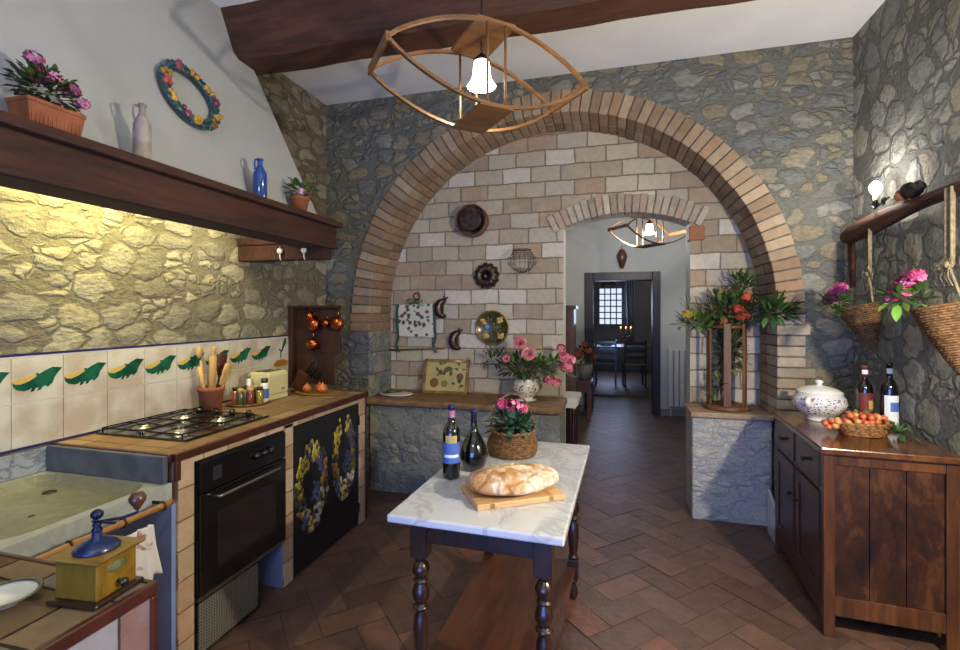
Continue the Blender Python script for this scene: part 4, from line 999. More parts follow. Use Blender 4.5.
jug('stoneware_bottle','pale grey stoneware bottle with small handle on the mantel',(-1.73,1.43,ZM),.222,.030,mat('stoneware','#9c9288','#7a6f66',16,.5),math.radians(-110))
jug('blue_bottle','deep blue glass bottle with small handle on the mantel',(-1.745,2.085,ZM),.215,.034,m_blueg,math.radians(-100))
T = thing('small_flower_pot','small terracotta pot of pink and yellow flowers at the far end of the mantel','flower pot',(-1.75,2.42,ZM))
b = MB(); b.lathe([(.001,0),(.035,0),(.05,.075),(.055,.078),(.056,.098),(.05,.098),(.046,.08),(.001,.078)],n=28); b.build('pot', m_terra, T)
b = MB(); bush(b,(0,0,.125),.07,.07,.05,80,.045,.026,['#36502a','#4d6c36','#6b8236'],random.Random(22)); b.build('foliage', m_leaf, T)
rg = random.Random(33)
for (x,y,z,r,p) in ((.03,-.03,.12,.02,['#c48ab0','#d8a0c0']),(.035,.02,.105,.018,PINK),(-.02,-.03,.175,.014,['#b9a84a']),(.02,.04,.16,.012,['#b9a84a'])):
    b = MB(); geranium(b,(x,y,z),r,18,p,rg,.010); b.build('flower_head', m_petal, T)
# wreath on hood
b = MB(); WR = random.Random(14); cz = 2.49; sl = math.atan(.33)
wp = ['#103642','#184c54','#0f403c','#155040','#1c345c','#2a5668','#3a6a5a']
Mw = Matrix.Translation((hx(cz)+.02,1.835,cz)) @ Matrix.Rotation(-sl,4,'Y')
b.M = Mw
n = 96; pts = [(0,.14*math.cos(2*PI*i/n),.14*math.sin(2*PI*i/n)) for i in range(n)]; b.tube(pts,.022,10,closed=True,col=lin('#173f46'))
for i in range(330):
    a = WR.uniform(0,2*PI); r = .14+WR.uniform(-.024,.024); xx = .016*math.sqrt(max(0,1-((r-.14)/.03)**2))
    b.ball((xx,r*math.cos(a),r*math.sin(a)),WR.uniform(.004,.008),6,4,col=g(wp,WR,1.2))
fruits = [('#b0892a',.6),('#8a3a4a',1.9),('#c9a03a',3.6),('#7a5a1a',5.3),('#6a2f4a',.2),('#b88a2a',4.6),('#8f6f2a',2.7),('#a84a4a',3.1),('#b0782a',1.2),('#7a3a5a',4.1),('#a8883a',5.8)]
for c,a0 in fruits:
    for k in range(7): 
        a = a0+WR.uniform(-.16,.16); r = .14+WR.uniform(-.018,.018); b.ball((.022,r*math.cos(a),r*math.sin(a)),WR.uniform(.009,.014),8,6,col=g([c],WR))
b.build('ceramic_wreath', attrmat('wreath_glaze',.2,0,30,.1,coat=.5), loc=(hx(cz)+.02,1.835,cz), world=True, tagd=('glazed ceramic wreath of blue-green leaves and yellow fruit on the white hood','wreath'))

# ------------------------------------------------------------------ worktop items
ZW = .9
T = thing('utensil_pot','terracotta pot holding wooden kitchen utensils behind the hob','pot',(-2.235,2.27,ZW))
b = MB(); b.lathe([(.001,0),(.055,0),(.066,.115),(.072,.117),(.074,.14),(.066,.14),(.06,.118),(.05,.01),(.001,.01)],n=32); b.build('pot', m_terra, T)
T.location = (-2.235,2.27,ZW)
ut = [('wooden_spoon','wooden spoon leaning to the left out of the terracotta pot',(-.02,-.01),(-.055,-.035,.38),'spoon'),
      ('rolling_pin','thick pale rolling pin standing upright in the terracotta pot',(.0,.0),(.018,.0,.37),'pin'),
      ('wooden_spatula','yellow wooden spatula leaning right in the terracotta pot',(.025,.01),(.075,.055,.27),'spat'),
      ('wooden_fork','short pale wooden stick leaning left in the terracotta pot',(.01,-.03),(-.03,-.055,.26),'stick'),
      ('wooden_paddle','reddish wooden paddle at the back of the terracotta pot',(-.01,.03),(.02,.07,.32),'paddle')]
for nm,lb,p0,p1,kd in ut:
    base = Vector((p0[0],p0[1],.02)); tip = Vector(p1); d = (tip-base)
    b = MB()
    if kd == 'spoon': b.tube([base,base+d*.75],[.005,.006],8); b.ball(tuple(base+d*.88),.026,12,8,sx=.45,sy=.8,sz=1.3)
    elif kd == 'pin': b.tube([base,base+d*.8,base+d*.82,base+d*.86,base+d*.88,base+d*.97,base+d],[.02,.021,.019,.011,.013,.014,.008],14)
    elif kd == 'spat': b.tube([base,base+d*.5],[.006,.008],8); b.tube([base+d*.45,base+d*.6,base+d*.8,base+d*.97,base+d],[.008,.022,.032,.028,.014],12,flat=(1,.3))
    elif kd == 'stick': b.tube([base,base+d*.6,base+d],[.008,.011,.013],10)
    else: b.tube([base,base+d*.6],[.006,.007],8); b.tube([base+d*.55,base+d*.75,base+d],[.01,.034,.036],12,flat=(1,.25))
    b.build(nm, m_spoon if kd != 'paddle' else m_shelf, loc=(-2.235,2.27,ZW), tagd=(lb,'utensil'))
# spice tray
T = thing('spice_tray','round dark tray of small spice jars beside the terracotta utensil pot','tray',(-2.18,2.50,ZW))
b = MB(); b.lathe([(.001,.002),(.115,.0),(.122,.012),(.118,.014),(.11,.006),(.001,.006)],n=36); b.build('tray', m_wicker, T)
jr = random.Random(17); jc = [('#6b2f22','dark red'),('#8a7a2a','yellow'),('#3d4a26','green'),('#a85a2a','orange'),('#5a2f4a','purple'),('#a89a80','beige'),('#4a2a1a','brown')]
spots = [(.065,-.055),(.085,.0),(.018,-.085),(-.04,-.06),(.03,-.02),(-.03,.005),(.02,.045)]
for i,((x,y),(cj,nmj)) in enumerate(zip(spots,jc)):
    J = thing('spice_jar',nmj+' small glass spice jar on the round tray','jar',(-2.18+x,2.50+y,ZW+.0065),0)
    b = MB(); b.lathe([(.001,0),(.021,0),(.022,.004),(.022,.075),(.016,.085),(.001,.085)],n=16); b.build('jar', mat('spice_'+nmj.replace(' ','_'),cj,None,rough=.2,coat=.6), J)
    b = MB(); b.lathe([(.018,.083),(.018,.103),(.001,.104)],n=16); b.build('lid', m_tin if i%2 else m_gold, J)
J = thing('spice_jar','tall white-labelled jar with dark lid at the front of the round tray','jar',(-2.18+.035,2.50+.035+.0,ZW+.0065))
J.location = (-2.105,2.555,ZW+.0065); J.scale = (1.1,1.1,1.2)
b = MB(); b.lathe([(.001,0),(.022,0),(.023,.005),(.023,.095),(.017,.103),(.001,.103)],n=18); b.build('jar', m_white, J)
b = MB(); b.lathe([(.019,.10),(.019,.122),(.001,.123)],n=18); b.build('lid', m_iron_g, J)
b = MB(); b.lathe([(.0235,.02),(.0235,.07)],n=18,cap=False); b.build('label', m_label_b, J)
T = thing('salt_shaker','small clear white shaker at the back of the round spice tray','shaker',(-2.24,2.575,ZW+.0065))
b = MB(); b.lathe([(.001,0),(.024,0),(.026,.03),(.02,.09),(.014,.125),(.01,.15),(.001,.155)],n=18); b.build('body', m_white, T)
b = MB(); b.lathe([(.012,.14),(.013,.155),(.006,.165),(.001,.166)],n=12); b.build('cap', m_steel, T)
# toaster
T = thing('toaster','cream enamel toaster against the tiled wall on the counter','toaster',(-2.20,2.71,ZW),math.radians(0)); T.scale = (.95,.95,.97)
b = MB(); b.prism(rr(-.085,.022,.085,.185,.028),.2,((0,.10,0),(1,0,0),(0,0,1))); b.build('body', m_cream, T, bevel=.008)
b = MB(); b.hexa([(-.085,-.1,.0),(-.06,-.1,0),(-.06,.1,0),(-.085,.1,0),(-.08,-.1,.03),(-.05,-.1,.03),(-.05,.1,.03),(-.08,.1,.03)]); b.build('foot', m_cream, T, bevel=.004); b = MB(); b.hexa([(.06,-.1,.0),(.085,-.1,0),(.085,.1,0),(.06,.1,0),(.05,-.1,.03),(.08,-.1,.03),(.08,.1,.03),(.05,.1,.03)]); b.build('foot', m_cream, T, bevel=.004)
b = MB(); b.box(-.045,-.075,.184,-.015,.075,.1875); b.box(.015,-.075,.184,.045,.075,.1875); b.build('slot', m_iron, T)
b = MB(); b.box(.084,.03,.06,.0875,.06,.068); b.build('badge', m_iron, T)
# tray end, onions, dark utensils bundle
T = thing('oval_tray','flat oval wooden tray at the far end of the counter','tray',(-1.975,2.94,ZW))
b = MB(); b.lathe([(.001,.002),(.13,.0),(.15,.012),(.146,.014),(.125,.006),(.001,.006)],n=40); b.v = [Vector((q.x*1.15,q.y*.75,q.z)) for q in b.v]; b.build('tray', wood('tray_wood','#6a4f28','#8a6c38','#9a7c48','x',.4,8), T)
oc = [('small orange onion on the oval tray, nearest the counter edge',(-1.94,2.935),.034,m_fr[0]),('brown onion on the oval tray, next to the toaster',(-2.06,2.93),.032,mat('onion_skin','#b5713a','#a05a2c',14,.4)),('reddish onion at the back of the oval tray',(-2.0,2.985),.032,m_fr[1])]
for lb,(x,y),r,m in oc:
    b = MB(); b.lathe([(.001,0),(r*.5,r*.06),(r*.95,r*.6),(r*.98,r),(r*.7,r*1.55),(r*.2,r*1.85),(r*.08,r*2.2),(.001,r*2.25)],n=20); b.build('onion', m, loc=(x,y,ZW+.007), tagd=(lb,'onion'))
T = thing('knife_block','wooden block of black-handled knives behind the onions on the counter','knife block',(-2.17,2.98,ZW),0); T.scale = (1.25,1.25,1.25)
b = MB(); b.M = Matrix.Rotation(math.radians(25),4,'Y'); b.box(-.03,-.035,.02,.035,.035,.13); b.M = None; b.box(-.03,-.034,0,.06,.034,.012); b.build('block', m_shelf, T, bevel=.003)
for i in range(5):
    b = MB(); b.M = Matrix.Rotation(math.radians(38+3*i),4,'Y') @ Matrix.Translation((-.015+.008*i,-.026+.013*i,.12)); b.box(-.008,-.005,0,.008,.005,.11-.008*i); b.build('knife_handle', m_black, T, bevel=.003)
# copper rack
T = thing('copper_rack','dark wooden wall rack for copper pans at the end of the counter','rack',(-2.14,3.16,1.0))
m_rack = wood('rack_wood','#1f0f0a','#35190f','#412213','z',.5,6)
b = MB(); b.box(XL+.012,3.155,1.16,-1.94,3.175,1.505); b.box(XL+.012,3.155,.93,-1.99,3.175,1.16); b.build('back_board', m_rack, T, world=True, bevel=.004)
b = MB(); b.box(XL+.010,3.105,.93,XL+.05,3.155,1.51); b.build('side_board', m_rack, T, world=True, bevel=.003)
b = MB(); b.box(XL+.012,3.10,1.50,-1.94,3.18,1.518); b.build('top_board', m_rack, T, world=True, bevel=.003)
for (x,z) in ((-2.13,1.43),(-1.95,1.42),(-2.13,1.29),(-2.06,1.39)):
    b = MB(); b.tube([(x,3.156,z),(x,3.13,z),(x,3.125,z+.012)],.003,6); b.build('hook', m_iron, T, world=True)
for (x,z,r,lb) in ((-2.16,1.44,.034,'small copper pan at the top of the wooden rack'),(-2.13,1.375,.05,'large copper mould in the middle of the wooden rack'),(-1.93,1.385,.05,'round copper ladle hanging at the right edge of the wooden rack'),(-2.14,1.23,.046,'lowest copper pan hanging on the wooden rack'),(-2.02,1.39,.03,'small copper cup beside the large copper mould on the rack')):
    J = thing('copper_pan',lb,'copper pan',(x,3.10,z),0)
    b = MB(); b.M = Matrix.Rotation(PI/2,4,'X'); b.lathe([(r,-.012),(r*1.06,-.012),(r*.98,.012),(r*.7,.026),(.001,.03)],n=28); b.build('bowl', m_copper, J)
    b = MB(); b.tube([(0,.012,r*.9),(0,.02,r*1.7),(0,.03,r*2.0)],.004,6); b.build('handle', m_copper, J)

# ------------------------------------------------------------------ niche wall items
def onwall(x,z,y=YN): return Matrix.Translation((x,y,z)) @ Matrix.Rotation(PI/2,4,'X')   # local z -> -y (towards room)
T = thing('wall_sieve','round wooden sieve hanging high on the pale brick wall','sieve',(-1.155,YN-.05,2.25))
b = MB(); b.M = onwall(-1.155,2.25); b.lathe([(.112,.002),(.135,.002),(.137,.012),(.137,.10),(.13,.105),(.128,.10),(.128,.012),(.112,.008)],n=48); b.build('outer_ring', wood('sieve_wood','#4a3022','#6b4a36','#7a5a44','x',.5,6), T, world=True)
b = MB(); b.M = onwall(-1.155,2.25); b.lathe([(.09,.01),(.094,.01),(.094,.12),(.088,.12)],n=40); b.build('inner_ring', m_tin, T, world=True)
b = MB(); b.M = onwall(-1.155,2.25); b.lathe([(.090,.014),(.001,.014)],n=40,cap=False); b.lathe([(.128,.006),(.001,.006)],n=40,cap=False); b.build('mesh', mat('sieve_mesh','#33302e',None,rough=.6,metal=.3), T, world=True)
T = thing('cake_mould','dark fluted ring cake mould hanging on the pale brick wall','mould',(-1.04,YN-.03,1.78))
b = MB(); b.M = onwall(-1.04,1.78); b.lathe([(.105,.002),(.112,.006),(.106,.025),(.085,.055),(.06,.062),(.038,.05),(.026,.02),(.024,.004)],n=120,fl=lambda a,j,z:.055*math.sin(12*a) if 0<j<6 else 0); b.build('mould', m_tin, T, world=True)
b = MB(); b.tube([(-1.04,YN-.01,1.89),(-1.04,YN-.012,1.905)],.003,6); b.build('hook', m_iron, T, world=True)
T = thing('wire_basket','rusty wire egg basket hanging on the pale brick wall','basket',(-.715,YN-.09,1.90))
b = MB(); c0 = (-.715,YN-.095,1.835)
lv = [(.035,-.035),(.08,-.01),(.118,.035),(.115,.08),(.085,.115),(.065,.15)]
for r,z in lv: b.tube([(c0[0]+r*math.cos(a),c0[1]+r*math.sin(a),c0[2]+z) for a in [q*2*PI/24 for q in range(24)]],.0018,5,closed=True)
for k in range(16):
    a = 2*PI*k/16; b.tube([(c0[0]+r*math.cos(a),c0[1]+r*math.sin(a),c0[2]+z) for r,z in [(.002,-.04)]+lv],.0014,5)
b.build('cage', m_tin, T, world=True)
b = MB(); b.box(-.79,YN-.10,1.975,-.64,YN-.09,1.985); b.tube([(-.715,YN-.095,1.98),(-.715,YN-.002,1.99)],.003,6); b.build('hanger', m_tin, T, world=True)
# brass plate
T = thing('decorated_tray','round brass-edged tray with yellow flower pattern hanging on the pale brick wall','tray',(-.99,YN-.02,1.335))
b = MB(); b.M = onwall(-.99,1.335); b.lathe([(.001,.006),(.128,.006),(.138,.022),(.145,.024),(.147,.018),(.138,.004),(.001,.002)],n=48); ty = b.build('tray', mat('dark_olive_tray','#4c4a2a','#3a3a24',10,.25,coat=.5), T, world=True)
b = MB(); b.M = onwall(-.99,1.335); PR = random.Random(3)
for (x,y) in ((.07,.065),(-.075,.055),(-.06,-.07),(.07,-.07)):
    for k in range(10): a = PR.uniform(0,2*PI); q = PR.uniform(0,.024); b.ball((x+q*math.cos(a),y+q*math.sin(a),.007),.012,8,4,sz=.18,sx=1.3,col=lin(PR.choice(['#c9a13a','#a8862c','#d8b65a'])))
for k in range(26): a = PR.uniform(0,2*PI); q = PR.uniform(.01,.105); b.ball((q*math.cos(a),q*math.sin(a),.0065),.012,8,4,sz=.12,sx=.5,col=lin(PR.choice(['#3f4a26','#5a5a2c','#6a6a3a'])))
b.build('flower_painting', attrmat('tray_paint',.35,0,30,.1,coat=.3), ty, world=True)
b = MB(); b.M = onwall(-.99,1.335); b.lathe([(.136,.02),(.146,.026),(.150,.018)],n=48,cap=False); b.build('rim', m_brass, T, world=True)
# crescent fish moulds
def fish(name,label,x,z,flip=1):
    T = thing(name,label,'mould',(x,YN-.02,z))
    b = MB(); pts=[]; rs=[]
    for i in range(15):
        t = i/14; a = math.radians(75+215*t); pts.append((x+.012+flip*.050*math.cos(a),YN-.018,z+.066*math.sin(a))); rs.append(.012+.046*math.sin(PI*min(1,t*.92+.06)))
    b.tube(pts,rs,10,flat=(1,.75)); b.build('body', m_tin, T, world=True)
    b = MB(); fr_ = ((x+.03,YN-.022,z+.075),(1,0,0),(0,0,1)); b.prism([(-.01,-.01),(.02,.02),(.015,.03),(-.008,.012),(-.01,.04),(-.022,.035),(-.02,-.005)],-.006,fr_); b.build('tail', m_tin, T, world=True)
fish('fish_mould','crescent fish-shaped dark metal mould beside the fabric tray, the upper one',-1.435,1.50)
fish('fish_mould','crescent fish-shaped dark metal mould left of the round tray, the lower one',-1.30,1.22)
# fabric pot-holder board with green ribbon
T = thing('fabric_hanging','white floral fabric hanging with green ribbon bow on the pale brick wall','wall hanging',(-1.68,YN-.02,1.4))
t_ = NT('floral_fabric'); v = t_.obj(); vo = t_.add('ShaderNodeTexVoronoi'); vo.inputs['Scale'].default_value = 21; t_.link(v, vo.inputs['Vector']); nz_ = t_.noise(v,60,3).outputs[0]
dd = t_.math('ADD', vo.outputs['Distance'], t_.math('MULTIPLY', nz_, .5))
t_.link(t_.mix(t_.mrange(dd,.60,.68,1,0), lin('#c9c8bb'), t_.ramp(vo.outputs['Color'], [(0,'#4a5236'),(.45,'#5c5440'),(.62,'#6a4438'),(.72,'#3f5a3a')],'CONSTANT')), t_.b.inputs['Base Color']); t_.set(Roughness=.9)
b = MB(); b.hexa([(-1.85,YN-.03,1.25),(-1.515,YN-.03,1.245),(-1.515,YN-.004,1.245),(-1.85,YN-.004,1.25),(-1.862,YN-.03,1.535),(-1.53,YN-.03,1.545),(-1.53,YN-.004,1.545),(-1.862,YN-.004,1.535)]); b.build('fabric_pad', t_.m, T, world=True, bevel=.006)
m_rib = mat('green_ribbon','#2f5a3c','#264a33',10,.6)
b = MB()
for s_ in (-1,1):
    b.strip([(-1.69,YN-.04,1.56),(-1.69+s_*.045,YN-.045,1.585),(-1.69+s_*.075,YN-.04,1.57),(-1.69+s_*.04,YN-.045,1.55),(-1.69,YN-.04,1.555)],.02,.003,(0,1,0))
    b.strip([(-1.69,YN-.036,1.56),(-1.69+s_*.05,YN-.038,1.53),(-1.69+s_*.09,YN-.036,1.525)],.022,.003,(0,1,0))
b.build('bow', m_rib, T, world=True)
b = MB(); b.tube([(-1.68+.03*math.cos(a),YN-.02,1.61+.03*math.sin(a)) for a in [q*PI/8 for q in range(16)]],.006,8,closed=True); b.build('ring', m_copper, T, world=True)
for x,lean in ((-1.86,-.01),(-1.505,.0)):
    b = MB(); b.strip([(x,YN-.035,1.54),(x+lean,YN-.035,1.4),(x+.01,YN-.04,1.24),(x-.012,YN-.035,1.18),(x+.012,YN-.035,1.11)],.022,.003,(1,0,0)); b.build('ribbon_tail', m_rib, T, world=True)
b = MB(); b.tube([(-1.945,YN-.03,1.125),(-1.42,YN-.03,1.15)],.0085,10); b.build('wooden_rod', m_lampwood, T, world=True)
# fruit picture leaning
T = thing('fruit_picture','small gold-framed painting of fruit leaning on the wall above the ledge','picture',(-1.39,3.93,.766))
b = MB(); x0,x1,z0,z1 = -1.595,-1.185,.767,1.055; yl = .05
def lean(x,z,o=0): return (x,3.90+(z-.767)*.28-o,z)
def lbox(b,xa,za,xb,zb,th,o=0,**k): 
    p = [lean(xa,za,o),lean(xb,za,o),(lean(xb,za,o)[0],lean(xb,za,o)[1]+th,za),(xa,lean(xa,za,o)[1]+th,za),lean(xa,zb,o),lean(xb,zb,o),(xb,lean(xb,zb,o)[1]+th,zb),(xa,lean(xa,zb,o)[1]+th,zb)]
    b.hexa(p,**k)
m_gf = mat('gilt_frame','#8c6a34','#6b4c22',20,.45,coat=.2)
for q in ((x0,z0,x1,z0+.024),(x0,z1-.024,x1,z1),(x0,z0,x0+.024,z1),(x1-.024,z0,x1,z1)): lbox(b,*q,.02,.006)
b.build('frame', m_gf, T, world=True, bevel=.003)
b = MB(); lbox(b,x0+.02,z0+.02,x1-.02,z1-.02,.008,-.004); b.build('canvas', mat('cream_canvas','#b8ab74','#a5975e',8,.7), T, world=True); cv = T.children[-1]
b = MB()
for (u_,v_,r,c) in ((.22,.28,.040,'#7a4c22'),(.48,.26,.030,'#7c7430'),(.85,.5,.032,'#6c4c2c'),(.36,.64,.022,'#6a4a26'),(.50,.72,.024,'#6a5a24'),(.62,.62,.018,'#5a5a26')):
    p = lean(x0+.02+u_*(x1-x0-.04),z0+.02+v_*(z1-z0-.04),-.003); o_ = len(b.v); b.ball(p,r,16,8,sy=.08,col=lin(c))
    for q in b.v[o_:]: q.y += .28*(q.z-p[2])
PR = random.Random(5)
for (u_,v_,n_) in ((.35,.62,7),(.55,.62,7),(.8,.22,6),(.84,.8,4),(.45,.85,4)):
    for k in range(n_):
        a = PR.uniform(0,2*PI); p = lean(x0+.02+u_*(x1-x0-.04)+.018*math.cos(a),z0+.02+v_*(z1-z0-.04)+.018*math.sin(a),-.001); b.leaf(p,(math.cos(a),.05,math.sin(a)),.042,.018,up=(0,-1,0),bend=0,col=lin(PR.choice(['#4a5228','#5a6230','#3c4422'])))
b.build('painted_fruit', attrmat('picture_paint',.6,0,30,.1), T, world=True)
b = MB(); b.tube([(x0-.006,lean(0,.86)[1]+.01,.86),(x0-.05,lean(0,.87)[1]+.02,.88),(x0-.055,lean(0,.9)[1]+.02,.95),(x0-.01,lean(0,.96)[1]+.01,.99)],.007,8); b.build('side_handle', m_gf, T, world=True)
# white dish with cutlery at the left end of the ledge
T = thing('white_dish','flat white oval dish at the left end of the stone ledge','dish',(-1.76,3.73,.766))
b = MB(); b.lathe([(.001,.004),(.09,.0),(.13,.016),(.127,.019),(.09,.006),(.001,.007)],n=36); b.v = [Vector((q.x*1.15,q.y*.75,q.z)) for q in b.v]; b.build('dish', m_white, T)
T = thing('silver_spoon','pair of metal serving spoons lying in the flat white dish','spoon',(-1.78,3.73,.776))
b = MB(); b.tube([(-.06,0,.008),(.06,.01,.02)],.004,8); b.ball((-.075,0,.008),.02,12,6,sz=.3,sx=1.4); b.build('bowl', m_iron_g, T)
b = MB(); b.tube([(-.05,.03,.008),(.07,.03,.022)],.004,8); b.ball((-.07,.03,.009),.018,12,6,sz=.3,sx=1.4); b.build('second_spoon', m_iron_g, T)

# vase with bouquet on ledge
VX, VY = -.665, 3.82
T = thing('white_vase','round white ceramic vase with small flower pattern on the stone ledge','vase',(VX,VY,.766))
t_ = NT('vase_pattern'); v = t_.obj(); vo = t_.add('ShaderNodeTexVoronoi'); vo.inputs['Scale'].default_value = 48; t_.link(v, vo.inputs['Vector']); sx_ = t_.add('ShaderNodeSeparateXYZ'); t_.link(v, sx_.inputs[0])
band = t_.math('MULTIPLY', t_.math('LESS_THAN', vo.outputs['Distance'], .42), t_.math('MULTIPLY', t_.math('GREATER_THAN', sx_.outputs[2], .03), t_.math('LESS_THAN', sx_.outputs[2], .13)))
t_.link(t_.mix(band, lin('#d6d2c4'), t_.ramp(vo.outputs['Color'],[(0,'#6a6a3a'),(.4,'#a87a4a'),(.7,'#8a5a50')],'CONSTANT')), t_.b.inputs['Base Color']); t_.set(Roughness=.2, Coat_Weight=.4)
b = MB(); b.lathe([(.001,.004),(.06,0),(.062,.01),(.05,.016),(.085,.045),(.106,.085),(.108,.115),(.098,.15),(.085,.165),(.09,.172),(.08,.17),(.08,.15),(.001,.14)],n=40); b.build('body', t_.m, T)
b = MB(); b.lathe([(.075,0),(.085,.004),(.075,.008),(.05,.009)],n=32); b.build('saucer', m_white, T)
T = thing('flower_bouquet','loose bouquet of pink roses and green leaves in the white vase on the ledge','bouquet',(VX,VY,.90))
b = MB(); BR = random.Random(41)
bush(b,(0,-.02,.12),.22,.13,.10,190,.075,.028,['#2f4f26','#41652f','#5a7d3a','#27421f'],BR)
bush(b,(-.27,-.0,.17),.13,.09,.09,70,.065,.02,['#3d5530','#536b3c','#2f4728'],BR); bush(b,(.22,-.04,.13),.14,.10,.09,95,.08,.026,['#4a7a32','#5d8c3c','#355c27'],BR); b.build('foliage', m_leaf, T)
b = MB()
for i in range(34):
    a = BR.uniform(0,2*PI); r = BR.uniform(.1,.3); b.tube([(.02*math.cos(a),.02*math.sin(a),.0),(r*.5*math.cos(a),r*.3*math.sin(a)-.02,.12),(r*1.1*math.cos(a),r*.45*math.sin(a)-.02,.17+BR.uniform(0,.1))],.002,5)
b.build('stem', m_stem, T)
for (x,y,z,r) in ((-.03,-.10,.325,.052),(.045,-.13,.245,.055),(-.14,-.10,.20,.03)):
    b = MB(); rose(b,(x,y,z),r,SALM,BR,(.1,-1,.35)); rose(b,(x,y+.01,z),r*.8,SALM,BR,(0,-.6,.8)); b.build('rose', m_petal, T)
for (x,y,z,r) in ((.31,-.09,.22,.05),(.33,-.09,.14,.05),(.36,-.07,.20,.04),(.20,-.12,.045,.045),(.25,-.12,.03,.035),(.28,-.02,.29,.03)):
    b = MB(); geranium(b,(x,y,z),r,34,['#c0405a','#d8788c','#e8a8b0','#a83048'],BR,.02); b.build('flower_head', m_petal, T)

# ------------------------------------------------------------------ plant stand on pedestal
T = thing('plant_stand','round wooden stand of three upright slats on the stone pedestal','plant stand',(.80,3.85,.769))
PX, PY = .80, 3.83; m_stand = wood('stand_wood', '#4a2c1a', '#6f4a2e', '#8a6342', 'z', .5, 6)
b = MB(); b.lathe([(.001,0),(.150,0),(.155,.01),(.155,.028),(.145,.032),(.001,.032)],n=48); b.build('base_disc', m_stand, T)
b = MB(); b.lathe([(.115,.585),(.13,.585),(.13,.605),(.115,.605),(.115,.585)],n=40,cap=False); b.build('top_ring', m_stand, T)
for a in (math.radians(200),math.radians(262),math.radians(325),math.radians(80)):
    x,y = .128*math.cos(a),.128*math.sin(a); tx,ty = -math.sin(a),math.cos(a); b = MB()
    w = .024; b.M = Matrix.Translation((x,y,0)) @ Matrix.Rotation(a,4,'Z'); b.box(-.008,-w,.032,.008,w,.62); b.build('slat', m_stand, T, bevel=.003)
T = thing('dried_arrangement','tall arrangement of leafy branches and orange-red flowers in the wooden stand','flower arrangement',(.80,3.85,.805))
b = MB(); AR = random.Random(51); gp = ['#38502c','#4a6634','#60773c','#2f4426','#728344']
bush(b,(.03,0,.36),.09,.07,.28,260,.07,.032,gp,AR); bush(b,(.02,-.04,.66),.17,.09,.15,300,.075,.03,gp,AR)
bush(b,(.10,-.05,.82),.11,.07,.13,150,.07,.022,gp,AR); b.tube([(.08,-.06,.60),(.16,-.18,.64),(.27,-.29,.67)],.003,5,col=lin('#3a4a24')); bush(b,(.24,-.29,.66),.13,.04,.07,120,.09,.034,['#2b4a24','#3a6230','#4f7a3a'],AR)
bush(b,(-.20,-.06,.58),.14,.07,.065,110,.08,.032,['#5a7a35','#6f8c3c','#43602a'],AR); bush(b,(-.06,-.05,.10),.07,.07,.10,40,.06,.03,gp,AR)
b.build('foliage', m_leaf, T)
b = MB()
for i in range(22):
    a = AR.uniform(PI*.1,PI*.95); r = AR.uniform(.12,.36); x = r*math.cos(a)*1.1; z = .55+.38*math.sin(a)*AR.uniform(.5,1)
    b.tube([(0,0,.02),(x*.2,-.03,.45),(x*.7,-.06,(z+.5)/2),(x,-.07,z)],.0022,5)
for i in range(14):
    x = -.10-AR.uniform(0,.2); b.tube([(-.05,-.02,.5),(x*.7,-.05,.60),(x,-.06,.62+AR.uniform(0,.18)),(x-.03,-.06,.66+AR.uniform(0,.2))],.0015,5)
b.build('branches', m_stem, T)
for (x,y,z,r,p) in ((.085,-.12,.635,.055,['#b8402a','#d0603a','#a0301f']),(.05,-.12,.68,.04,['#c4502f','#b23a26']),(.11,-.11,.765,.028,['#b8402a','#c85a34']),(-.04,-.1,.60,.03,['#a5552e','#8a4a2a']),(-.275,-.09,.645,.035,['#c9b04a','#b89a3a'])):
    b = MB(); geranium(b,(x,y,z),r,34,p,AR,.017); b.build('flower_head', m_petal, T)

# ------------------------------------------------------------------ ox yoke with lights and baskets on right wall
YX = 1.42
T = thing('wooden_yoke','old curved wooden ox yoke mounted on the right stone wall','yoke',(YX,2.6,1.95))
b = MB(); pts = []; rs = []
for i in range(41):
    t = i/40; y = 3.52-2.75*t; z = 1.955+.028*math.sin(t*PI*2.3-.6)+.035*t; pts.append((YX,y,z)); rs.append(.042+.012*math.sin(t*PI*4.2+.5)+(.0 if i else -.01))
b.tube(pts,rs,12,flat=(1,1.05)); b.build('beam', m_yoke, T, world=True)
b = MB(); b.tube([(YX,3.46,1.93),(YX,3.455,1.80),(YX+.005,3.45,1.62)],[.02,.019,.012],10); b.build('peg', m_yoke, T, world=True)
for y in (3.3,2.3,1.3):
    b = MB(); b.tube([(YX+.03,y,1.96),(XR-.001,y,1.96)],.01,8); b.build('wall_bracket', m_iron, T, world=True)
def sconce(y, z, label, power, dx=-.02):
    x = YX+dx
    T = thing('yoke_lamp',label,'wall lamp',(x,y,z))
    b = MB()
    def spiral(cy,cz,r0,s_):
        return [(x-.06,cy+s_*r0*(1-q/30)*math.cos(q*.45),cz+r0*(1-q/30)*math.sin(q*.45)) for q in range(26)]
    b.tube(spiral(y-.13,z+.005,.024,1),.004,6); b.tube(spiral(y-.21,z+.0,.024,-1),.004,6)
    b.tube([(x,y,z+.03),(x-.03,y-.03,z+.012),(x-.06,y-.12,z-.018),(x-.04,y-.22,z+.02)],.004,6); b.lathe([(.001,0),(.022,.0),(.02,.006),(.001,.008)],(x,y,z+.028),16); b.build('iron_scroll', m_iron, T, world=True)
    b = MB(); b.lathe([(.012,0),(.013,.045),(.001,.046)],(x,y,z+.034),16); b.build('candle_sleeve', mat('ivory_sleeve','#d8c8a4',None,rough=.5), T, world=True)
    b = MB(); b.lathe([(.010,0),(.02,.012),(.029,.032),(.029,.048),(.02,.066),(.008,.078),(.001,.08)],(x,y,z+.078),20); b.build('bulb', m_bulb, T, world=True)
    point('wall_lamp_light',(x-.05,y,z+.125),(1,.93,.84),power,.03)
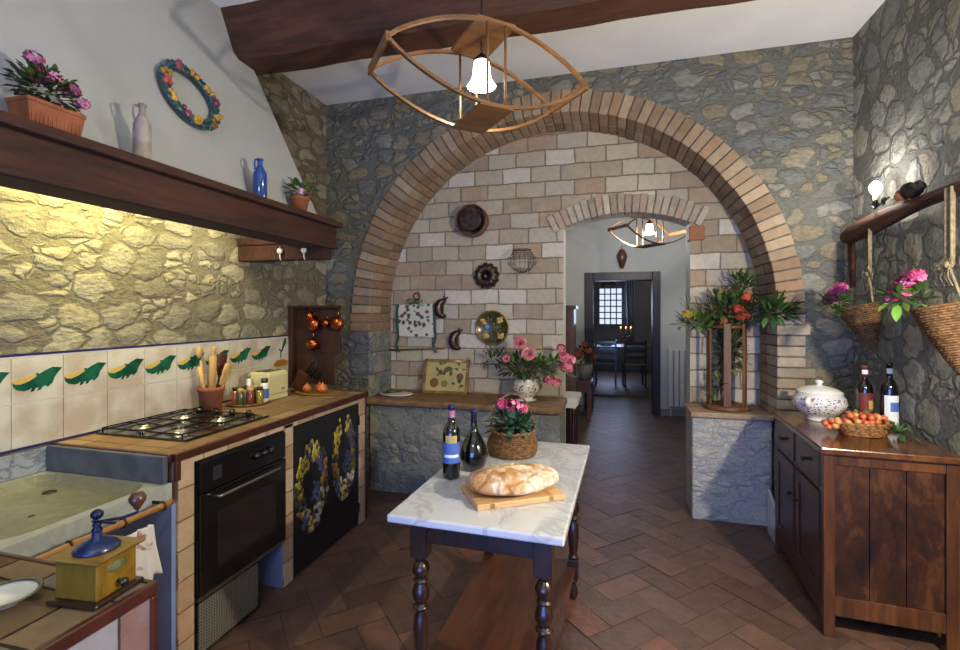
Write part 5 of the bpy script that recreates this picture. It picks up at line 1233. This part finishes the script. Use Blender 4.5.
sconce(3.13,2.035,'lit candle-style bulb on iron scroll at the far end of the wooden yoke',9.5)
# main key: an assumed second bulb, set on the near end of the same yoke, outside the frame
T = thing('yoke_lamp','assumed key bulb, unseen, set on the near end of the wooden yoke','wall lamp',(1.36,1.05,1.86))
b = MB(); b.tube([(1.40,1.05,1.98),(1.32,1.05,1.93),(1.32,1.05,1.80)],.005,6); b.lathe([(.012,0),(.013,.03),(.001,.031)],(1.32,1.05,1.77),16); b.build('iron_arm', m_iron, T, world=True)
b = MB(); b.lathe([(.001,-.06),(.024,-.04),(.028,-.02),(.012,0)],(1.32,1.05,1.77),20); b.build('bulb', m_bulb, T, world=True)
point('assumed_key_light',(1.27,1.05,1.70),(1,.89,.68),185,.035)  # key light of the assumed bulb, placed from the cast shadows
# carved dark thing on yoke
T = thing('wood_figure','small dark carved wooden figure lying on top of the yoke','carving',(YX-.01,2.84,2.03))
b = MB(); b.ball((0,-.03,.028),.046,16,10,sx=.7,sy=1.5,sz=.75)
for q in range(60): a_ = R.uniform(0,2*PI); b.ball((.02*math.cos(a_)-.005,-.03+R.uniform(-.065,.05),.035+.022*R.random()),R.uniform(.010,.018),6,4)
b.build('body', mat('dark_fur_wood','#1e1815','#2c231e',30,.9,bump=.6), T)
b = MB(); b.lathe([(.042,0),(.036,.03),(.016,.065),(.001,.07)],n=14); b.v = [Vector((q.x*.8-.012,.025+q.z,.024+q.y*.75)) for q in b.v]; b.build('head', mat('reddish_wood','#7a4630','#5e3424',14,.7), T)
def cone_basket(label, top, axis, L, r, group, rnd, pal, seed, strip=None):
    """top = centre of mouth, axis = direction from mouth to tip"""
    a = Vector(axis).normalized(); q = a.to_track_quat('Z','Y'); M = Matrix.Translation(top) @ q.to_matrix().to_4x4()
    T = thing('cone_basket',label,'hanging basket',top,0)
    b = MB(); n = int(L/.0105); prof = [(r*(1-(i/n)**1.25)+.008, L*i/n) for i in range(n+1)]
    b.M = M; wicker(b, prof, 20, amp=.0035, rt=.0058); b.lathe([(p[0]-.004,p[1]) for p in prof],n=28,cap=False)
    b.build('basket_body', m_wicker, T, world=True)
    return T
def bow(b,c,rnd):
    c = Vector(c)
    for k in range(9):
        a = rnd.uniform(0,2*PI); d = Vector((rnd.uniform(-.4,.1),math.cos(a),math.sin(a)))*rnd.uniform(.03,.055); s_ = Vector((0,d.z,-d.y))*.35
        b.tube([c,c+d*.6+s_,c+d,c+d*.6-s_,c],.0035,6)
    for k in range(5): b.tube([c,c+Vector((-.01,rnd.uniform(-.04,.04),-.05)),c+Vector((-.01,rnd.uniform(-.05,.05),-.09))],.0028,5)
    b.ball(tuple(c),.018,10,8)
cr_ = random.Random(61)
for (top,axis,L,r,lb,fl,hb,ropes) in (
    ((1.345,3.19,1.495),(.22,-.16,-.93),.24,.085,'brown wicker cone basket of pink flowers below the lit bulb',(1.28,3.25,1.565),(1.385,3.165,1.68),((1.385,3.165),)),
    ((1.36,2.50,1.495),(.16,-.12,-.95),.29,.092,'brown wicker cone basket of pink flowers at the right edge',(1.265,2.53,1.575),(1.38,2.50,1.67),((1.38,2.515),(1.38,2.48)))):
    T = cone_basket(lb, top, axis, L, r, None, cr_, HOT, 1)
    b = MB()
    for (x,y) in ropes: b.tube([(x+.0,y,2.0),(x,y,hb[2])],.006,8); b.tube([(x+.012,y+.006,2.0),(x+.01,y+.006,hb[2])],.005,8)
    b.tube([hb,(top[0]+.05,top[1]-.05,top[2]-.01)],.006,8)
    bow(b,hb,cr_); b.build('hanging_rope', m_rope, T, world=True)
    b = MB(); k = r/.1
    bush(b,(fl[0]-.02,fl[1]+.02,fl[2]-.05),.07*k,.13*k,.06*k,64,.075*k,.030,['#4f7a2c','#6a9a3c','#86ab4c','#3a5f24'],cr_,up=.2); b.build('foliage', m_leaf, T, world=True)
    for (dy,dz,rr_) in ((-.10,.05,.036),(-.045,.035,.038),(.015,.015,.036),(.07,-.01,.036),(.11,-.035,.028),(-.01,-.02,.026)):
        b = MB(); geranium(b,(fl[0]-.03,fl[1]+dy*k,fl[2]+dz*k),rr_*k,48,['#c04a80','#b0306a','#d878a4','#8f2456'],cr_,.014); b.build('flower_head', m_petal, T, world=True)

# ------------------------------------------------------------------ corridor furniture
T = thing('tall_cabinet','narrow tall reddish-brown wooden cabinet just beyond the left side of the doorway','cabinet',(-.68,5.0,0))
b = MB(); b.box(-.95,4.86,0,-.365,5.16,1.50); b.build('body', m_cab, T, world=True, bevel=.004)
b = MB(); b.box(-.97,4.84,1.50,-.345,5.18,1.535); b.build('cornice', m_cab, T, world=True, bevel=.004)
b = MB(); b.box(-.92,4.85,.1,-.40,4.862,1.42); b.build('door', m_shelf, T, world=True, bevel=.003)
T = thing('side_table','small dark wooden table with turned legs beyond the doorway, white cloth on it','side table',(-.55,4.52,0))
b = MB(); b.box(-.85,4.38,.68,-.31,4.68,.70); b.build('tabletop', m_dark, T, world=True, bevel=.003)
for (x,y) in ((-.82,4.41),(-.335,4.41),(-.82,4.65),(-.335,4.65)):
    b = MB(); b.lathe([(.014,0),(.02,.1),(.013,.14),(.02,.3),(.022,.45),(.013,.5),(.02,.55),(.02,.68)],(x,y,0),14); b.build('leg', m_dark, T, world=True)
b = MB(); b.hexa([(-.70,4.35,.62),(-.31,4.36,.61),(-.29,4.68,.702),(-.7,4.68,.702),(-.70,4.36,.704),(-.30,4.36,.704),(-.29,4.68,.708),(-.7,4.68,.708)])
b.hexa([(-.31,4.37,.63),(-.295,4.37,.63),(-.28,4.66,.68),(-.305,4.66,.66),(-.31,4.37,.706),(-.30,4.37,.706),(-.285,4.66,.708),(-.305,4.66,.708)])
b.build('white_cloth', m_cloth, loc=(-.5,4.5,.7), world=True, tagd=('white cloth draped over the small table beyond the doorway','cloth'))
T = thing('hall_table','reddish wooden hall table by the dark door frame in the corridor','side table',(-.45,6.8,0))
b = MB(); b.box(-.75,6.62,.50,-.26,6.98,.54); b.box(-.72,6.65,.38,-.29,6.95,.50); b.build('tabletop', m_cab, T, world=True, bevel=.004)
for (x,y) in ((-.71,6.66),(-.30,6.66),(-.71,6.94),(-.30,6.94)):
    b = MB(); b.box(x-.025,y-.025,0,x+.025,y+.025,.38); b.build('leg', m_cab, T, world=True)
T = thing('potted_plant','grey pot of red flowers on the hall table in the corridor','potted plant',(-.36,6.80,.54))
b = MB(); b.lathe([(.001,0),(.07,0),(.10,.12),(.105,.21),(.095,.21),(.001,.19)],n=24); b.build('pot', mat('grey_pot','#7c7a78','#66625f',10,.6), T)
b = MB(); bush(b,(0,0,.33),.17,.15,.15,120,.08,.04,['#39522c','#4c6638','#6a4a3a'],random.Random(71)); b.build('foliage', m_leaf, T)
for (x,y,z) in ((.05,-.1,.40),(-.08,-.1,.36),(.12,-.05,.32),(0,-.08,.48)):
    b = MB(); geranium(b,(x,y,z),.045,22,['#a8402f','#b8604a'],R,.024); b.build('flower_head', m_petal, T)
T = thing('radiator','white panel radiator on the corridor end wall right of the dark door frame','radiator',(1.1,7.25,.12))
m_rad = mat('radiator_white','#b9bbb8',None,rough=.4)
for i in range(9):
    b = MB(); x = .76+.075*i; b.box(x,7.20,.14,x+.068,7.27,.95); b.build('column', m_rad, T, world=True, bevel=.012)
b = MB(); b.box(.755,7.205,.93,1.435,7.268,.975); b.tube([(.80,7.24,0.0),(.80,7.24,.14)],.01,8); b.box(.8,7.27,.5,1.4,7.299,.54); b.build('header', m_rad, T, world=True, bevel=.004)
T = thing('ceramic_urn','small brown ceramic wall urn on the corridor end wall above the dark door frame','wall ornament',(.14,7.24,2.2))
b = MB(); b.lathe([(.001,-.10),(.03,-.09),(.055,0),(.075,.07),(.06,.12),(.035,.15),(.04,.17),(.001,.17)],n=20); b.build('body', mat('brown_glaze','#5f4028','#45301f',14,.35), T)
b = MB(); b.tube([(0,.0,.17),(0,.05,.24)],.004,6); b.build('hook', m_iron, T)
# dining room
T = thing('dining_table','dark dining table set in the far room seen through the dark doorway','table',(.1,10.6,0))
b = MB(); b.box(-.75,10.2,.73,1.0,11.1,.76); b.build('tabletop', m_dark, T, world=True, bevel=.004)
for (x,y) in ((-.68,10.28),(.93,10.28),(-.68,11.02),(.93,11.02)):
    b = MB(); b.box(x-.035,y-.035,0,x+.035,y+.035,.73); b.build('leg', m_dark, T, world=True)
def chair(name,label,loc,rz,group):
    T = thing(name,label,'chair',loc,rz,group)
    b = MB(); b.box(-.21,-.2,.44,.21,.2,.46); b.build('seat', m_rope, T)
    for (x,y) in ((-.19,-.18),(.19,-.18),(-.19,.18),(.19,.18)):
        b = MB(); b.box(x-.018,y-.018,0,x+.018,y+.018,.44 if y > 0 else .92); b.build('leg', m_dark, T)
    b = MB()
    for z in (.55,.68,.82): b.box(-.18,-.19,z,.18,-.17,z+.06)
    b.build('backrest', m_dark, T); return T
ch = chair('dining_chair','dark wooden ladder-back chair in the far room, the one left of the table front',(-.12,10.0,0),0,'dining chairs')
clone(ch,(.42,10.02,0),0.1,'dark wooden ladder-back chair in the far room, the one right of the table front','dining chairs')
T = thing('serving_plate','white plate on the dining table in the far room','plate',(-.12,10.5,.761))
b = MB(); b.lathe([(.001,.004),(.1,.0),(.16,.022),(.157,.026),(.1,.01),(.001,.012)],n=28); b.build('plate', m_white, T)
T = thing('candle_holder','candelabrum with small lit candles on the dining table in the far room','candle holder',(.28,10.6,.761))
b = MB(); b.lathe([(.06,0),(.015,.02),(.012,.2),(.02,.22)],n=16); b.tube([(-.1,0,.26),(-.08,0,.2),(0,0,.18),(.08,0,.2),(.1,0,.26)],.008,8); b.build('stand', m_brass, T)
for x in (-.1,0,.1):
    b = MB(); b.lathe([(.012,.24),(.012,.36),(.001,.365)],(x,0,0),12); b.build('candle', m_cream, T)
    b = MB(); b.ball((x,0,.385),.012,8,6,sz=1.8); b.build('flame', emit('candle_flame','#ffb060',6), T)
T = thing('wall_sconce','small lit wall lamp on the right wall of the far room','wall lamp',(1.26,11.6,1.9))
b = MB(); b.lathe([(.03,0),(.07,.13)],n=20,cap=False); b.build('shade', m_shade, T, solid=.004)
b = MB(); b.tube([(.04,0,-.02),(0,0,-.04),(0,0,.01)],.01,8); b.build('bracket', m_brass, T)
point('far_sconce_light',(1.14,11.6,2.1),(1,.85,.62),3,.04)
T = thing('glass_chandelier','brownish hanging glass chandelier in the far room, in front of its window','chandelier',(-.06,9.4,1.98))
b = MB(); b.tube([(0,0,.82),(0,0,.05)],.006,6); b.lathe([(.001,-.02),(.04,0),(.12,.02),(.13,.05),(.02,.06)],n=20); b.build('frame', m_brass, T)
for k in range(6):
    a = k*PI/3; b = MB(); b.ball((.11*math.cos(a),.11*math.sin(a),0),.03,10,8,sz=1.2); b.build('glass_drop', m_gold, T)
T = thing('curtain','pale grey curtain hanging right of the window in the far room','curtain',(.42,12.5,.6))
b = MB(); vs=[];fs=[]; n=40
for i in range(n+1):
    t=i/n; x=-.13+.26*t; y=.03*math.sin(t*26)
    vs += [(x*.7+.03,y,0),(x,y,1.7)]
for i in range(n): fs.append((2*i,2*i+2,2*i+3,2*i+1))
b.add(vs,fs,smooth=True); b.build('drape', mat('curtain_cloth','#a3a4ac',None,rough=.9), T, solid=.004)
b = MB(); b.tube([(-.8,.0,1.7),(.2,0,1.7)],.01,8); b.build('curtain_rod', m_iron, T)

# ------------------------------------------------------------------ assumed under-hood lamp
T = thing('assumed_hood_light','assumed unseen small lamp fixed behind the mantel under the hood','lamp',(-2.09,1.62,2.15))
b = MB(); b.box(-.03,-.15,.0,.03,.15,.03); b.build('housing', m_white, T)
b = MB(); b.box(-.02,-.14,-.006,.02,.14,0); b.build('tube', m_shade, T)
area('assumed_hood_lamp_light',(-2.10,1.62,2.13),(0,math.radians(38),0),.05,.55,(1,.86,.36),16)  # yellow light of the assumed hood lamp
area('assumed_hood_light_far',(-2.08,2.3,2.05),(0,math.radians(35),0),.05,.25,(1,.88,.5),4)  # added light further along under the hood, without a fixture

# daylight
area('assumed_window_light',((WX0+WX1)/2,YF+.02,(WZ0+WZ1)/2),(math.radians(82),0,0),2.1,1.05,(.09,.27,1.0),85)  # blue daylight from the assumed, unseen rear window
area('far_window_light',((gx0+gx1)/2,YD-.03,(gz0+gz1)/2),(math.radians(-90),0,0),.55,.9,(.55,.65,1.0),22)
T = thing('rear_fill_lamp','added fill lamp shaped as a white glass pendant behind the viewpoint','ceiling lamp',(-.3,-.9,2.5))  # added lamp that lifts ceiling and ambient, not a known fixture
b = MB(); b.tube([(0,0,.16),(0,0,ZC-2.5-.001)],.004,6); b.build('cord', m_iron, T)
b = MB(); b.lathe([(.02,.16),(.06,.14),(.10,.08),(.11,.02)],n=28,cap=False); b.build('glass_shade', m_shade, T, solid=.004)
point('rear_fill_light',(-.3,-.9,2.44),(.66,.80,1.0),36,.12)  # fill light of the added lamp
w = bpy.data.worlds.new('World'); sc.world = w; w.use_nodes = True
bg = w.node_tree.nodes['Background']; bg.inputs[0].default_value = (.62,.74,1.0,1); bg.inputs[1].default_value = 1.2

# ------------------------------------------------------------------ camera
cam = bpy.data.cameras.new('camera'); co = bpy.data.objects.new('camera', cam); COL.objects.link(co)
cam.sensor_width = 36; cam.lens = 36*481/960; cam.shift_y = -13/960; cam.clip_start = .05
co.location = (0,0,1.47); co.rotation_euler = (PI/2,0,math.atan(132/481)); sc.camera = co
sc.view_settings.view_transform = 'Standard'; sc.view_settings.look = 'None'; sc.view_settings.gamma = 1
sc.view_settings.use_curve_mapping = False; sc.view_settings.exposure = -0.02
